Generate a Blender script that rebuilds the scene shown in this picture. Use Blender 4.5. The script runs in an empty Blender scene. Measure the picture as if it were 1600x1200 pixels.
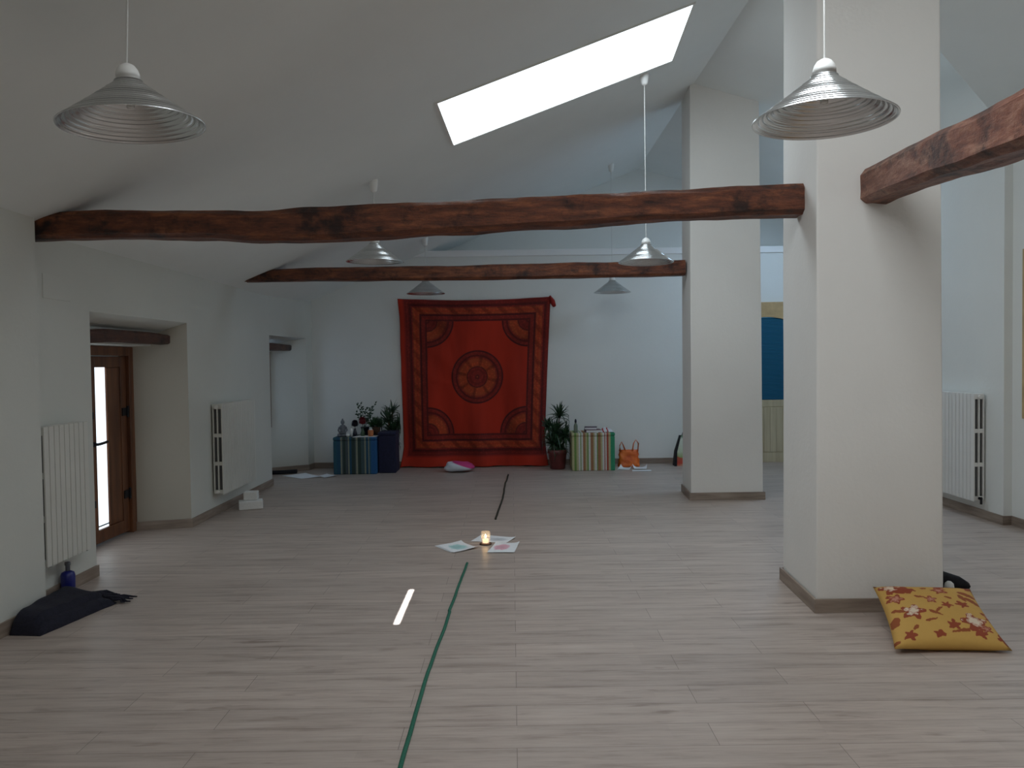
import bpy, bmesh, math, random
from mathutils import Vector, Matrix, noise
random.seed(7)
C = bpy.context.scene.collection
PI = math.pi
SC = bpy.context.scene

# ---------------------------------------------------------------- materials
class N:
    """tiny wrapper to write shader maths as expressions"""
    def __init__(s, t, sock): s.t, s.s = t, sock
    def m(s, op, *a, clamp=False):
        n = s.t.nodes.new('ShaderNodeMath'); n.operation = op; n.use_clamp = clamp
        for i, x in enumerate((s,) + a):
            if isinstance(x, N): s.t.links.new(x.s, n.inputs[i])
            else: n.inputs[i].default_value = x
        return N(s.t, n.outputs[0])
    def __add__(s, o): return s.m('ADD', o)
    def __sub__(s, o): return s.m('SUBTRACT', o)
    def __mul__(s, o): return s.m('MULTIPLY', o)
    def __truediv__(s, o): return s.m('DIVIDE', o)
    def abs(s): return s.m('ABSOLUTE')

def mat(name, col=(.8, .8, .8), rough=.6, metal=0, **kw):
    m = bpy.data.materials.new(name); m.use_nodes = True
    b = m.node_tree.nodes['Principled BSDF']
    b.inputs['Base Color'].default_value = (*col, 1)
    b.inputs['Roughness'].default_value = rough
    b.inputs['Metallic'].default_value = metal
    for k, v in kw.items(): b.inputs[k].default_value = v
    return m
def T(m): return m.node_tree
def B(m): return m.node_tree.nodes['Principled BSDF']
def nd(m, kind, **inp):
    n = T(m).nodes.new('ShaderNode' + kind)
    for k, v in inp.items():
        if k in n.inputs.keys(): n.inputs[k].default_value = v
        else: setattr(n, k, v)
    return n
def ln(m, a, b): T(m).links.new(a, b)
def ramp(m, fac, stops, mode='LINEAR'):
    r = nd(m, 'ValToRGB'); cr = r.color_ramp; cr.interpolation = mode
    while len(cr.elements) > 1: cr.elements.remove(cr.elements[-1])
    cr.elements[0].position = stops[0][0]; cr.elements[0].color = (*stops[0][1], 1)
    for p, c in stops[1:]:
        e = cr.elements.new(p); e.color = (*c, 1)
    ln(m, fac, r.inputs[0]); return r.outputs[0]
def mixc(m, fac, a, b, mode='MIX'):
    n = nd(m, 'Mix', data_type='RGBA', blend_type=mode)
    for i, v in ((0, fac), (6, a), (7, b)):
        if isinstance(v, (int, float)): n.inputs[i].default_value = v
        elif isinstance(v, tuple): n.inputs[i].default_value = (*v, 1)
        else: ln(m, v, n.inputs[i])
    return n.outputs[2]
def coord(m, kind='Object', scale=(1, 1, 1)):
    tc = nd(m, 'TexCoord'); mp = nd(m, 'Mapping'); mp.inputs['Scale'].default_value = scale
    ln(m, tc.outputs[kind], mp.inputs[0]); return mp.outputs[0]
def noisy(m, scale=8, detail=4, sc=(1, 1, 1), rough=.55, kind='Object'):
    n = nd(m, 'TexNoise', Scale=scale, Detail=detail, Roughness=rough)
    ln(m, coord(m, kind, sc), n.inputs['Vector']); return n.outputs[0]
def bump(m, h, strength=.3, dist=.01):
    b = nd(m, 'Bump', Strength=strength, Distance=dist); ln(m, h, b.inputs['Height'])
    ln(m, b.outputs[0], B(m).inputs['Normal'])
def soft(name, col, rough=.8, var=.12, scale=25, bs=.25, metal=0, **kw):
    m = mat(name, col, rough, metal, **kw)
    h = noisy(m, scale)
    dk = tuple(c * (1 - var) for c in col); lt = tuple(min(1, c * (1 + var)) for c in col)
    ln(m, ramp(m, h, [(.3, dk), (.7, lt)]), B(m).inputs['Base Color'])
    bump(m, h, bs, .004); return m
def glow(name, col, s):
    m = mat(name, col, .5); b = B(m)
    b.inputs['Emission Color'].default_value = (*col, 1); b.inputs['Emission Strength'].default_value = s
    return m

def plaster(name, col, bs=.25):
    m = mat(name, col, .85)
    h1 = noisy(m, 1.3, 5); h2 = noisy(m, 38, 4)
    a = tuple(c * .955 for c in col)
    ln(m, ramp(m, h1, [(.3, a), (.7, col)]), B(m).inputs['Base Color'])
    ad = nd(m, 'Math', operation='ADD'); ln(m, h1, ad.inputs[0])
    mu = nd(m, 'Math', operation='MULTIPLY'); ln(m, h2, mu.inputs[0]); mu.inputs[1].default_value = .12
    ln(m, mu.outputs[0], ad.inputs[1]); bump(m, ad.outputs[0], bs, .03); return m
M = {}
M['wall'] = plaster('white plaster', (.81, .82, .795))
M['ceil'] = plaster('ceiling plaster', (.84, .87, .86), .12)
M['col'] = plaster('column plaster', (.82, .80, .765), .35)
M['trim'] = plaster('ledge plaster', (.9, .9, .9), .1)

# laminate floor, boards running across the room
m = M['floor'] = mat('grey oak laminate', rough=.4)
vec = coord(m)
br = nd(m, 'TexBrick', offset=.37, offset_frequency=2)
ln(m, vec, br.inputs['Vector'])
for k, v in (('Scale', 1.0), ('Brick Width', 1.25), ('Row Height', .19), ('Mortar Size', .0012), ('Mortar Smooth', .3), ('Bias', 0.0)): br.inputs[k].default_value = v
br.inputs['Color1'].default_value = (.0, .0, .0, 1); br.inputs['Color2'].default_value = (1, 1, 1, 1); br.inputs['Mortar'].default_value = (.5, .5, .5, 1)
br2 = nd(m, 'TexBrick', offset=.43, offset_frequency=3)
ln(m, vec, br2.inputs['Vector'])
for k, v in (('Scale', 1.0), ('Brick Width', .62), ('Row Height', .0633), ('Mortar Size', .0), ('Bias', 0.0)): br2.inputs[k].default_value = v
br2.inputs['Color1'].default_value = (0, 0, 0, 1); br2.inputs['Color2'].default_value = (1, 1, 1, 1)
grain = noisy(m, 1.0, 7, (1.9, 20, 1), .68)
fine = noisy(m, 1.0, 5, (5, 90, 1), .6)
knot = noisy(m, 1.0, 3, (2.6, 13, 1), .6)
base = ramp(m, grain, [(.26, (.29, .225, .190)), (.48, (.49, .405, .355)), (.74, (.585, .50, .445))])
base = mixc(m, .30, base, ramp(m, br.outputs[0], [(0, (.62, .62, .62)), (1, (1.0, 1.0, 1.0))]), 'MULTIPLY')
base = mixc(m, .28, base, ramp(m, br2.outputs[0], [(0, (.78, .77, .76)), (1, (1.12, 1.12, 1.12))]), 'MULTIPLY')
base = mixc(m, .30, base, ramp(m, fine, [(.3, (.7, .7, .7)), (.6, (1.05, 1.05, 1.05))]), 'MULTIPLY')
base = mixc(m, .8, base, ramp(m, knot, [(.27, (.6, .55, .52)), (.36, (1, 1, 1))]), 'MULTIPLY')
base = mixc(m, br.outputs['Fac'], base, (.14, .11, .09))
ln(m, base, B(m).inputs['Base Color'])
ln(m, ramp(m, fine, [(0, (.36, .36, .36)), (1, (.50, .50, .50))]), B(m).inputs['Roughness'])
bump(m, fine, .08, .002)

m = M['skirt'] = mat('greyish oak skirting', rough=.5)
g = noisy(m, 1.0, 5, (3, 3, 30))
ln(m, ramp(m, g, [(.3, (.20, .15, .12)), (.7, (.36, .29, .235))]), B(m).inputs['Base Color'])

def beam_mat(name, sc, c0, c1, c2):
    m = mat(name, rough=.48)
    g = noisy(m, 1.0, 10, sc, .74); p = noisy(m, 4.2, 6, (1, 1, 1), .7)
    base = ramp(m, g, [(.30, c0), (.5, c1), (.72, c2)])
    base = mixc(m, .93, base, ramp(m, p, [(.36, (.12, .08, .08)), (.50, (1, 1, 1))]), 'MULTIPLY')
    v = nd(m, 'TexVoronoi', Scale=3.6); ln(m, coord(m, 'Object', (1.0, 1.0, 1.6)), v.inputs['Vector'])
    base = mixc(m, .8, base, ramp(m, v.outputs['Distance'], [(.04, (.12, .08, .07)), (.12, (1, 1, 1))]), 'MULTIPLY')
    ln(m, base, B(m).inputs['Base Color'])
    ad = N(T(m), g) + N(T(m), p); bump(m, ad.s, .8, .02); return m
M['beam_x'] = beam_mat('varnished rough beam', (4, 20, 20), (.018, .006, .004), (.14, .038, .015), (.35, .118, .042))
M['beam_y'] = beam_mat('varnished rough beam along', (18, 4, 18), (.06, .02, .012), (.20, .070, .040), (.46, .25, .165))
M['beam_dark'] = beam_mat('dark lintel wood', (18, 4, 18), (.02, .010, .008), (.075, .028, .018), (.15, .06, .035))
m = M['doorwood'] = mat('stained door wood', rough=.42)
g = noisy(m, 1.0, 5, (12, 12, 1.5))
ln(m, ramp(m, g, [(.3, (.085, .030, .014)), (.7, (.20, .078, .034))]), B(m).inputs['Base Color'])
m = M['pine'] = mat('pale pine', rough=.5)
g = noisy(m, 1.0, 5, (14, 14, 1.2))
ln(m, ramp(m, g, [(.3, (.50, .42, .27)), (.7, (.66, .58, .40))]), B(m).inputs['Base Color'])
M['pinedark'] = soft('honey pine', (.52, .36, .18), .5, .15, 9)
M['iron'] = mat('black iron', (.02, .02, .025), .45, .6)
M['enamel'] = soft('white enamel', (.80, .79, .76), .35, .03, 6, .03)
M['enamel_l'] = soft('dimmed white enamel', (.68, .67, .62), .35, .03, 6, .03)  # white enamel darkened to suit the dimmed left wall, shade put into the colour
M['gap'] = mat('painted radiator shade', (.10, .10, .10), .8)  # dark core colour stands in for shade between the radiator fins
M['plastic'] = mat('white plastic', (.85, .85, .83), .35)
m = M['alu'] = mat('spun aluminium', (.70, .71, .71), .24, .95)
ring = nd(m, 'TexWave', wave_type='BANDS', bands_direction='Z', Scale=26.0, Distortion=.0)
ln(m, coord(m), ring.inputs['Vector']); bump(m, ring.outputs['Fac'], .7, .003)
M['cordw'] = mat('white flex', (.7, .7, .68), .6)
M['black'] = soft('black cloth', (.010, .010, .014), .9, .3, 40)
M['navy'] = soft('navy upholstery', (.012, .014, .045), .85, .25, 30)
M['leaf'] = soft('dark green leaf', (.020, .055, .022), .45, .35, 20, .1)
M['leaf2'] = soft('green leaf', (.035, .085, .035), .5, .3, 20, .1)
M['terracotta'] = soft('terracotta', (.36, .13, .075), .8, .15, 20)
M['soil'] = soft('dark soil', (.02, .014, .01), .95, .3, 50, .6)
M['maroon'] = soft('maroon glazed pot', (.15, .035, .035), .35, .25, 12, .05)
M['paper'] = soft('white paper', (.82, .83, .85), .8, .03, 9, .1)
M['foam'] = soft('white foam', (.78, .78, .76), .85, .04, 60, .3)
M['grey'] = soft('grey stone', (.16, .17, .19), .75, .2, 30)
M['rope'] = soft('green braided rope', (.012, .125, .075), .7, .3, 160, .6)
M['rope2'] = soft('dark olive rope', (.028, .026, .014), .75, .3, 160, .6)
M['flame'] = glow('candle flame', (1, .62, .22), 30)
M['wax'] = glow('lit wax', (1, .70, .42), 1.4)
M['glass'] = mat('clear glass', (.9, .88, .88), .05, **{'Alpha': .22})
M['sky'] = glow('bright sky glazing', (.80, .92, 1.0), 1.3)

# ---------------------------------------------------------------- mesh helpers
def obj(name, bm, m, parent=None, smooth=False, bevel=0, seg=2, label=None):
    me = bpy.data.meshes.new(name)
    bmesh.ops.recalc_face_normals(bm, faces=bm.faces[:]); bm.to_mesh(me); bm.free()
    o = bpy.data.objects.new(name, me); C.objects.link(o)
    if m is not None: me.materials.append(M[m] if isinstance(m, str) else m)
    if smooth: me.polygons.foreach_set('use_smooth', [True] * len(me.polygons))
    if bevel:
        b = o.modifiers.new('bevel', 'BEVEL'); b.width = bevel; b.segments = seg; b.limit_method = 'ANGLE'
    if parent is not None: o.parent = parent
    if label: o['label'] = label
    return o
def thing(name, label, cat, loc=(0, 0, 0), rz=0, group=None):
    o = bpy.data.objects.new(name, None); C.objects.link(o)
    o.location = loc; o.rotation_euler = (0, 0, rz); o['label'] = label; o['category'] = cat
    if group: o['group'] = group
    o.empty_display_size = .1
    return o
def tag(o, label, cat, group=None):
    o['label'] = label; o['category'] = cat
    if group: o['group'] = group
    return o
def st(o): o['kind'] = 'structure'; return o
def nb(): return bmesh.new()
def box(bm, x0, x1, y0, y1, z0, z1, mtx=None):
    vs = [bm.verts.new((x, y, z)) for z in (z0, z1) for y in (y0, y1) for x in (x0, x1)]
    if mtx is not None:
        for v in vs: v.co = mtx @ v.co
    for f in ((0, 2, 3, 1), (4, 5, 7, 6), (0, 1, 5, 4), (2, 6, 7, 3), (0, 4, 6, 2), (1, 3, 7, 5)):
        bm.faces.new([vs[i] for i in f])
    return bm
def quad(bm, *ps):
    bm.faces.new([bm.verts.new(p) for p in ps]); return bm
def prism(bm, pts, z0, z1):
    a = [bm.verts.new((x, y, z0)) for x, y in pts]; b = [bm.verts.new((x, y, z1)) for x, y in pts]
    n = len(pts); bm.faces.new(a[::-1]); bm.faces.new(b)
    for i in range(n): bm.faces.new([a[i], a[(i + 1) % n], b[(i + 1) % n], b[i]])
    return bm
def lathe(bm, prof, n=40, c=(0, 0, 0), sx=1, sy=1):
    rows = []
    for r, z in prof:
        if r < 1e-6: rows.append([bm.verts.new((c[0], c[1], c[2] + z))])
        else: rows.append([bm.verts.new((c[0] + sx * r * math.cos(2 * PI * k / n), c[1] + sy * r * math.sin(2 * PI * k / n), c[2] + z)) for k in range(n)])
    for a, b in zip(rows, rows[1:]):
        for k in range(n):
            k2 = (k + 1) % n
            if len(a) == 1 and len(b) == 1: continue
            if len(a) == 1: bm.faces.new([a[0], b[k], b[k2]])
            elif len(b) == 1: bm.faces.new([a[k], a[k2], b[0]])
            else: bm.faces.new([a[k], a[k2], b[k2], b[k]])
    return bm
def loft(bm, rings, cap=True):
    rr = [[bm.verts.new(p) for p in r] for r in rings]; n = len(rr[0])
    for a, b in zip(rr, rr[1:]):
        for k in range(n): bm.faces.new([a[k], a[(k + 1) % n], b[(k + 1) % n], b[k]])
    if cap: bm.faces.new(rr[0][::-1]); bm.faces.new(rr[-1])
    return bm
def tube(bm, pts, rad, n=8, flat=1.0):
    pts = [Vector(p) for p in pts]; rings = []
    for i, p in enumerate(pts):
        d = (pts[min(i + 1, len(pts) - 1)] - pts[max(i - 1, 0)]).normalized()
        u = d.cross(Vector((0, 0, 1)))
        if u.length < .05: u = d.cross(Vector((0, 1, 0)))
        u.normalize(); v = u.cross(d)
        r = rad[i] if isinstance(rad, (list, tuple)) else rad
        rings.append([p + u * (r * math.cos(2 * PI * k / n)) + v * (r * flat * math.sin(2 * PI * k / n)) for k in range(n)])
    return loft(bm, rings)
def xform(o, mtx):
    o.matrix_world = mtx; return o

# ---------------------------------------------------------------- room shell
A0, SL, XR, SR = 3.585, .41, 1.95, .29         # left roof slope, ridge, right slope
ZR = A0 + SL * XR
YB, YU, YF = 11.42, 12.05, -2.6                # lower back wall, recessed upper back wall, front wall
def zl(x): return A0 + SL * x
def zr(x): return ZR - SR * (x - XR)
LW, RW = -3.0, 4.31

st(obj('floor', box(nb(), -3.9, 5.0, YF - .3, YU + .4, -.12, 0), 'floor'))

# left wall: near pier, radiator bay, two splayed niches, far pier
bm = nb()
prism(bm, [(-3.9, YF - .2), (-2.87, YF - .2), (-2.87, 4.82), (-3.0, 4.84), (-3.0, 5.66), (-3.52, 5.80), (-3.9, 5.80)], 0, 2.7)
prism(bm, [(-3.9, 7.22), (-3.50, 7.22), (-3.0, 7.35), (-3.005, 9.86), (-3.42, 9.95), (-3.9, 9.95)], 0, 2.7)
prism(bm, [(-3.9, 10.90), (-3.40, 10.90), (-2.90, 11.22), (-2.86, YB + .05), (-2.86, YU + .3), (-3.9, YU + .3)], 0, 2.7)
# niche heads with sloping soffits
def head(y0, y1, xa0, xa1, za, zb, xb=-3.30, zc=1.64, xc=-3.50):
    def ring(y, xa):
        return [bm.verts.new((x, y, z)) for x, z in ((xa, za), (xb, zb), (xb, zc + .05), (xc, zc + .04), (-3.9, zc + .04), (-3.9, 2.7), (xa, 2.7))]
    a, b = ring(y0, xa0), ring(y1, xa1); n = len(a)
    bm.faces.new(a); bm.faces.new(b[::-1])
    for i in range(n): bm.faces.new([a[i], b[i], b[(i + 1) % n], a[(i + 1) % n]])
head(5.659, 7.351, -3.0, -3.0, 1.90, 1.79)
head(9.859, 11.221, -3.005, -2.90, 1.87, 1.78)
box(bm, -3.9, -3.40, 9.9, 10.95, 0, .62)             # sill of the second niche
box(bm, -3.9, -3.44, 10.93, 10.96, 0, 1.7)
M['reveal'] = plaster('painted shade plaster', (.46, .425, .36))  # shade of the niche reveal put into a darker, browner plaster
M['wall_l'] = plaster('dimmed left wall plaster', (.66, .665, .62))  # darker copy of the wall plaster, weaker light painted into its colour
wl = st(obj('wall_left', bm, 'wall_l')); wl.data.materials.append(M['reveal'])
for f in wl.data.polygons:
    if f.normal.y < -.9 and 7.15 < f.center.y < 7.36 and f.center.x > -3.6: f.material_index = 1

bm = nb()
box(bm, RW, 5.0, 6.95, YU + .3, 0, 5.1)
box(bm, 4.385, 5.0, YF - .2, 5.86, 0, 4.3); box(bm, 4.385, 5.0, 6.80, 6.95, 0, 4.3)
box(bm, 4.385, 5.0, 5.86, 6.80, 0, .95); box(bm, 4.385, 5.0, 5.86, 6.80, 2.40, 4.3)
st(obj('wall_right', bm, 'wall'))
bm = nb()
box(bm, -3.2, 5.0, YB, YU + .02, 0, 3.01)
box(bm, -3.2, 5.0, YU, YU + .25, 2.9, 4.9)
st(obj('wall_back', bm, 'wall'))
st(obj('wall_front', box(nb(), -3.9, 5.0, YF - .25, YF, 0, 4.9), 'wall'))
st(obj('trim_1', box(nb(), -3.0, 5.0, YB - .02, YU, 3.01, 3.10), 'trim', bevel=.006))

# ceiling: left slope with an opening for the near skylight, right slope with a shallow fold
SK = (-.35, 1.55, 1.75, 2.95)                  # opening of the skylight above the camera
bm = nb()
xs = [-3.95, SK[0], SK[1], XR]; ys = [YF - .3, SK[2], SK[3], YU + .3]
for i in range(3):
    for j in range(3):
        if i == 1 and j == 1: continue
        quad(bm, *[(x, y, zl(x)) for x, y in ((xs[i], ys[j]), (xs[i + 1], ys[j]), (xs[i + 1], ys[j + 1]), (xs[i], ys[j + 1]))])
# roof thickness around the opening
for (x0, y0), (x1, y1) in (((SK[0], SK[2]), (SK[1], SK[2])), ((SK[1], SK[2]), (SK[1], SK[3])), ((SK[1], SK[3]), (SK[0], SK[3])), ((SK[0], SK[3]), (SK[0], SK[2]))):
    quad(bm, (x0, y0, zl(x0)), (x1, y1, zl(x1)), (x1, y1, zl(x1) + .12), (x0, y0, zl(x0) + .12))
P = {}
def v(k, x, y, lift=None):
    P[k] = bm.verts.new((x, y, zr(x) if lift is None else lift))
ZD = 5.0                                        # head of the dormer shaft over the right wall
v('a', XR, YF - .3); v('b', 5.05, YF - .3); v('c', 5.05, 7.83); v('A', 4.31, 7.18); v('B', 3.3, 6.29); v('e', XR, 6.29)
v('D', 3.3, 8.5); v('f', XR, 8.5); v('C', 4.31, 8.5); v('J', 5.05, 8.5); v('G', 5.05, YU + .3); v('F', XR, YU + .3)
v('1', 4.31, 7.18, ZD); v('2', 3.3, 6.29, ZD); v('3', 3.3, 8.5, ZD); v('4', 4.31, 8.5, ZD)
for f in ('abcABe', 'eBDf', 'fDCJGF', 'AB21', 'BD32', 'DC43', '1234'):
    bm.faces.new([P[k] for k in f])
bmesh.ops.remove_doubles(bm, verts=bm.verts[:], dist=.0005)
st(obj('ceiling', bm, 'ceil'))

# skirting boards
def skirt(name, pts, closed=False, parent=None, h=.082, t=.014, side=1):
    bm = nb(); n = len(pts); rng = range(n if closed else n - 1)
    def off(i):
        p = Vector(pts[i]); dirs = []
        for a, b in ((i - 1, i), (i, i + 1)):
            if closed: a %= n; b %= n
            elif a < 0 or b >= n: continue
            d = (Vector(pts[b]) - Vector(pts[a])).normalized(); dirs.append(Vector((d.y, -d.x)) * side)
        nn = sum(dirs, Vector((0, 0))); nn.normalize()
        return p + nn * (t / max(.3, nn.dot(dirs[0])))
    for i in rng:
        j = (i + 1) % n; a, b = Vector(pts[i]), Vector(pts[j]); a2, b2 = off(i), off(j)
        vs = [bm.verts.new((q.x, q.y, z)) for z in (0.001, h) for q in (a, b, b2, a2)]
        for f in ((0, 1, 2, 3), (4, 5, 6, 7), (0, 1, 5, 4), (2, 3, 7, 6), (1, 2, 6, 5), (0, 3, 7, 4)):
            bm.faces.new([vs[k] for k in f])
    return obj(name, bm, 'skirt', parent)
st(skirt('baseboard_left', [(-2.87, YF), (-2.87, 4.82), (-3.0, 4.84), (-3.0, 5.66), (-3.49, 5.79)]))
st(skirt('baseboard_left', [(-3.49, 7.222), (-3.0, 7.35), (-3.005, 9.86), (-3.40, 9.945)]))
st(skirt('baseboard_left', [(-3.40, 9.96), (-3.40, 10.90), (-2.90, 11.22), (-2.87, YB)]))
st(skirt('baseboard_back', [(-2.86, YB), (3.14, YB)]))
st(skirt('baseboard_right', [(RW, YB), (RW, 6.95), (4.385, 6.95), (4.385, YF)]))

# ---------------------------------------------------------------- columns
def column(x0, x1, y0, y1, label, tp, sk=.04):
    zt = lambda x: (zl(x) if x < XR else zr(x)) + .03
    bm = nb(); rings = []
    nz = 14
    for k in range(nz + 1):
        f = k / nz; s = tp * (1 - f)
        r = []
        for x, y in ((x0 - s, y0 - s * .5), (XR, y0 - s * .5), (x1 + s, y0 - s * .5), (x1 + s, y1), (XR, y1), (x0 + sk - s, y1)):
            z = f * zt(x)
            w = noise.noise(Vector((x * 3, y * 3, z * 1.3))) * .006
            r.append((x + w, y + w, z))
        rings.append(r)
    loft(bm, rings)
    o = tag(obj('column', bm, 'col', bevel=.012, seg=3), label, 'column')
    skirt('skirting', [(x0 - tp - .004, y0 - tp * .5 - .004), (x0 + sk - tp - .004, y1), (x1 + tp + .004, y1), (x1 + tp + .004, y0 - tp * .5 - .004)], True, o, side=-1)
    return o
column(1.795, 2.50, 4.64, 5.33, 'massive white plastered column nearest the camera, yellow cushion leaning at its foot', .022)
column(1.905, 2.63, 8.40, 8.98, 'white plastered column farther back, beside the orange bag and bare far wall', .02)

# ---------------------------------------------------------------- beams
BP = []
_c = [(1, -.62), (1, .70), (.72, 1), (-.66, 1), (-1, .66), (-1, -.70), (-.60, -1), (.66, -1)]
for _i in range(8):
    for _k in range(3):
        _f = _k / 3; BP.append(tuple(_c[_i][j] * (1 - _f) + _c[(_i + 1) % 8][j] * _f for j in (0, 1)))
def beam(name, st_pts, mname, axis, seed, label=None, cat='beam', kx=.5, dens=.05):
    """st_pts: (pos along, across, z_top, z_bottom, half depth)"""
    rings = []; n = len(BP)
    L = st_pts[-1][0] - st_pts[0][0]; cnt = max(6, int(abs(L) / dens))
    for i in range(cnt + 1):
        s = st_pts[0][0] + L * i / cnt
        for a, b in zip(st_pts, st_pts[1:]):
            if min(a[0], b[0]) - 1e-6 <= s <= max(a[0], b[0]) + 1e-6:
                f = (s - a[0]) / (b[0] - a[0]); f2 = f * f * (3 - 2 * f)
                q = [a[j] + (b[j] - a[j]) * f2 for j in range(5)]; break
        zc, hz, hy = (q[2] + q[3]) / 2, (q[2] - q[3]) / 2, q[4]
        r = []
        for k in range(n):
            cy, cz = BP[k]; c, sn = cy, cz
            w = 1 + .10 * noise.noise(Vector((s * 2.3, c * 1.2 + seed, sn * 1.2))) + .035 * noise.noise(Vector((s * 9, c * 2.5, sn * 2.5 + seed)))
            y = q[1] + hy * cy * w; z = zc + hz * cz * w
            r.append((s, y, z) if axis == 'x' else (y, s, z))
        rings.append(r)
    o = obj(name, loft(nb(), rings), mname)
    if label: tag(o, label, cat)
    return o
b1 = [(-3.03, 4.95, 2.44, 2.29, .085), (-2.45, 4.95, 2.465, 2.295, .085), (-1.85, 4.95, 2.455, 2.285, .09), (-1.55, 4.95, 2.445, 2.262, .09), (-1.2, 4.95, 2.46, 2.262, .095),
      (-.8, 4.95, 2.475, 2.275, .095), (-.4, 4.95, 2.49, 2.295, .095), (.3, 4.95, 2.51, 2.325, .09), (1.0, 4.95, 2.54, 2.36, .09), (1.50, 4.95, 2.555, 2.375, .09), (1.80, 4.95, 2.565, 2.378, .09)]
beam('roof_beam', b1, 'beam_x', 'x', 1, 'long rough reddish-brown beam from left wall to the nearest column')
b2 = [(-2.95, 8.66, 2.52, 2.405, .075), (-2.2, 8.66, 2.545, 2.405, .075), (-1.4, 8.66, 2.545, 2.40, .08), (-.6, 8.66, 2.545, 2.395, .08), (.2, 8.66, 2.555, 2.395, .08), (1.0, 8.66, 2.56, 2.40, .08), (1.89, 8.66, 2.57, 2.405, .08)]
beam('roof_beam', b2, 'beam_x', 'x', 5, 'thinner dark beam farther back, above the red tapestry, ending at far column')
b3 = [(4.635, 2.125, 2.585, 2.385, .09), (4.3, 2.12, 2.575, 2.38, .098), (3.9, 2.11, 2.57, 2.36, .10), (3.5, 2.11, 2.545, 2.335, .105), (3.1, 2.10, 2.545, 2.315, .105), (2.4, 2.09, 2.53, 2.29, .11), (1.0, 2.07, 2.51, 2.27, .11), (-1.0, 2.05, 2.50, 2.26, .11), (YF - .03, 2.03, 2.50, 2.26, .11)]
beam('roof_beam', b3, 'beam_y', 'y', 9, 'rough-hewn lighter brown beam running from nearest column toward the camera')
beam('lintel_beam', [(5.55, -3.19, 1.765, 1.665, .05), (6.3, -3.19, 1.80, 1.70, .055), (7.0, -3.19, 1.80, 1.70, .05), (7.33, -3.19, 1.79, 1.70, .048)], 'beam_dark', 'y', 3, 'dark round lintel beam over the glazed left door')
beam('lintel_beam', [(9.75, -3.12, 1.78, 1.68, .045), (10.4, -3.12, 1.78, 1.685, .05), (11.12, -3.12, 1.775, 1.695, .045)], 'beam_dark', 'y', 6, 'short dark lintel beam in the far left niche')

# ---------------------------------------------------------------- door in the left niche (door_1)
d = thing('door_1', '', ''); del d['label'], d['category']; d['kind'] = 'structure'
d.location = (-3.5, 6.50, 0)
bm = nb()                                                     # frame in local coords, y from -.70 to .72
for y0, y1 in ((-.70, -.62), (.66, .74)): box(bm, -.05, .05, y0, y1, 0, 1.68)
box(bm, -.05, .05, -.62, .66, 1.60, 1.68)
obj('door_frame', bm, 'doorwood', d, bevel=.006)
def leaf(y0, y1, hinge):
    w0, w1 = .10, .10
    bm = nb()
    box(bm, -.03, .02, y0, y0 + w0, .02, 1.595); box(bm, -.03, .02, y1 - w1, y1, .02, 1.595)
    box(bm, -.03, .02, y0 + w0, y1 - w1, .02, .13); box(bm, -.03, .02, y0 + w0, y1 - w1, 1.50, 1.595)
    lf = obj('door_leaf', bm, 'doorwood', d, bevel=.006)
    return lf
lf = leaf(-.615, .02, 1); lf2 = leaf(.025, .655, 1)
# far leaf: narrow glass beside a solid wooden stile as the photo shows
obj('glass_pane', box(nb(), -.012, -.004, -.515, -.08, .13, 1.50), 'sky', lf)
obj('glass_pane', box(nb(), -.012, -.004, .125, .33, .13, 1.50), 'sky', lf2)
obj('wood_panel', box(nb(), -.028, .012, .33, .555, .13, 1.50), 'doorwood', lf2, bevel=.01)
bm = nb(); lathe(bm, [(0, 0), (.022, 0), (.022, .012), (0, .012)], 16); 
for q in bm.verts: q.co = Vector((.02 + q.co.z, q.co.x + .07, q.co.y + .86))
tube(bm, [(.028, .07, .86), (.06, .07, .86), (.062, .13, .862), (.060, .22, .868)], .012)
obj('door_handle', bm, 'iron', lf2)
for z in (.36, 1.10):
    bm = nb(); box(bm, .018, .030, .56, .64, z - .035, z + .035); tube(bm, [(.034, .648, z - .05), (.034, .648, z + .05)], .010)
    obj('hinge', bm, 'iron', lf2)
    obj('latch', box(nb(), .018, .030, .050, .075, z - .03, z + .03), 'iron', lf2, bevel=.003)
bm = nb(); tube(bm, [(.0, .13, .155), (.0, .33, .155)], .006)
obj('glazing_bar', bm, 'iron', lf2)

# window in the far-left niche (window_4), seen edge-on
w = thing('window_1', '', ''); del w['label'], w['category']; w['kind'] = 'structure'; w.location = (-3.44, 10.43, .62)
bm = nb()
box(bm, -.03, .045, -.48, -.42, 0, 1.06); box(bm, -.03, .118, .45, .505, .02, 1.06); box(bm, -.03, .05, .42, .46, 0, 1.06)
box(bm, -.03, .045, -.42, .42, 0, .06); box(bm, -.03, .045, -.42, .42, 1.0, 1.06); box(bm, -.03, .045, -.03, .03, .06, 1.0)
obj('window_frame', bm, 'doorwood', w, bevel=.004)
M['sky_soft'] = glow('soft sky glazing', (.55, .75, 1.0), .9)
for a, b in ((-.42, -.03), (.03, .42)): obj('window_pane', box(nb(), -.02, -.012, a, b, .06, 1.0), 'sky_soft', w)

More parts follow.
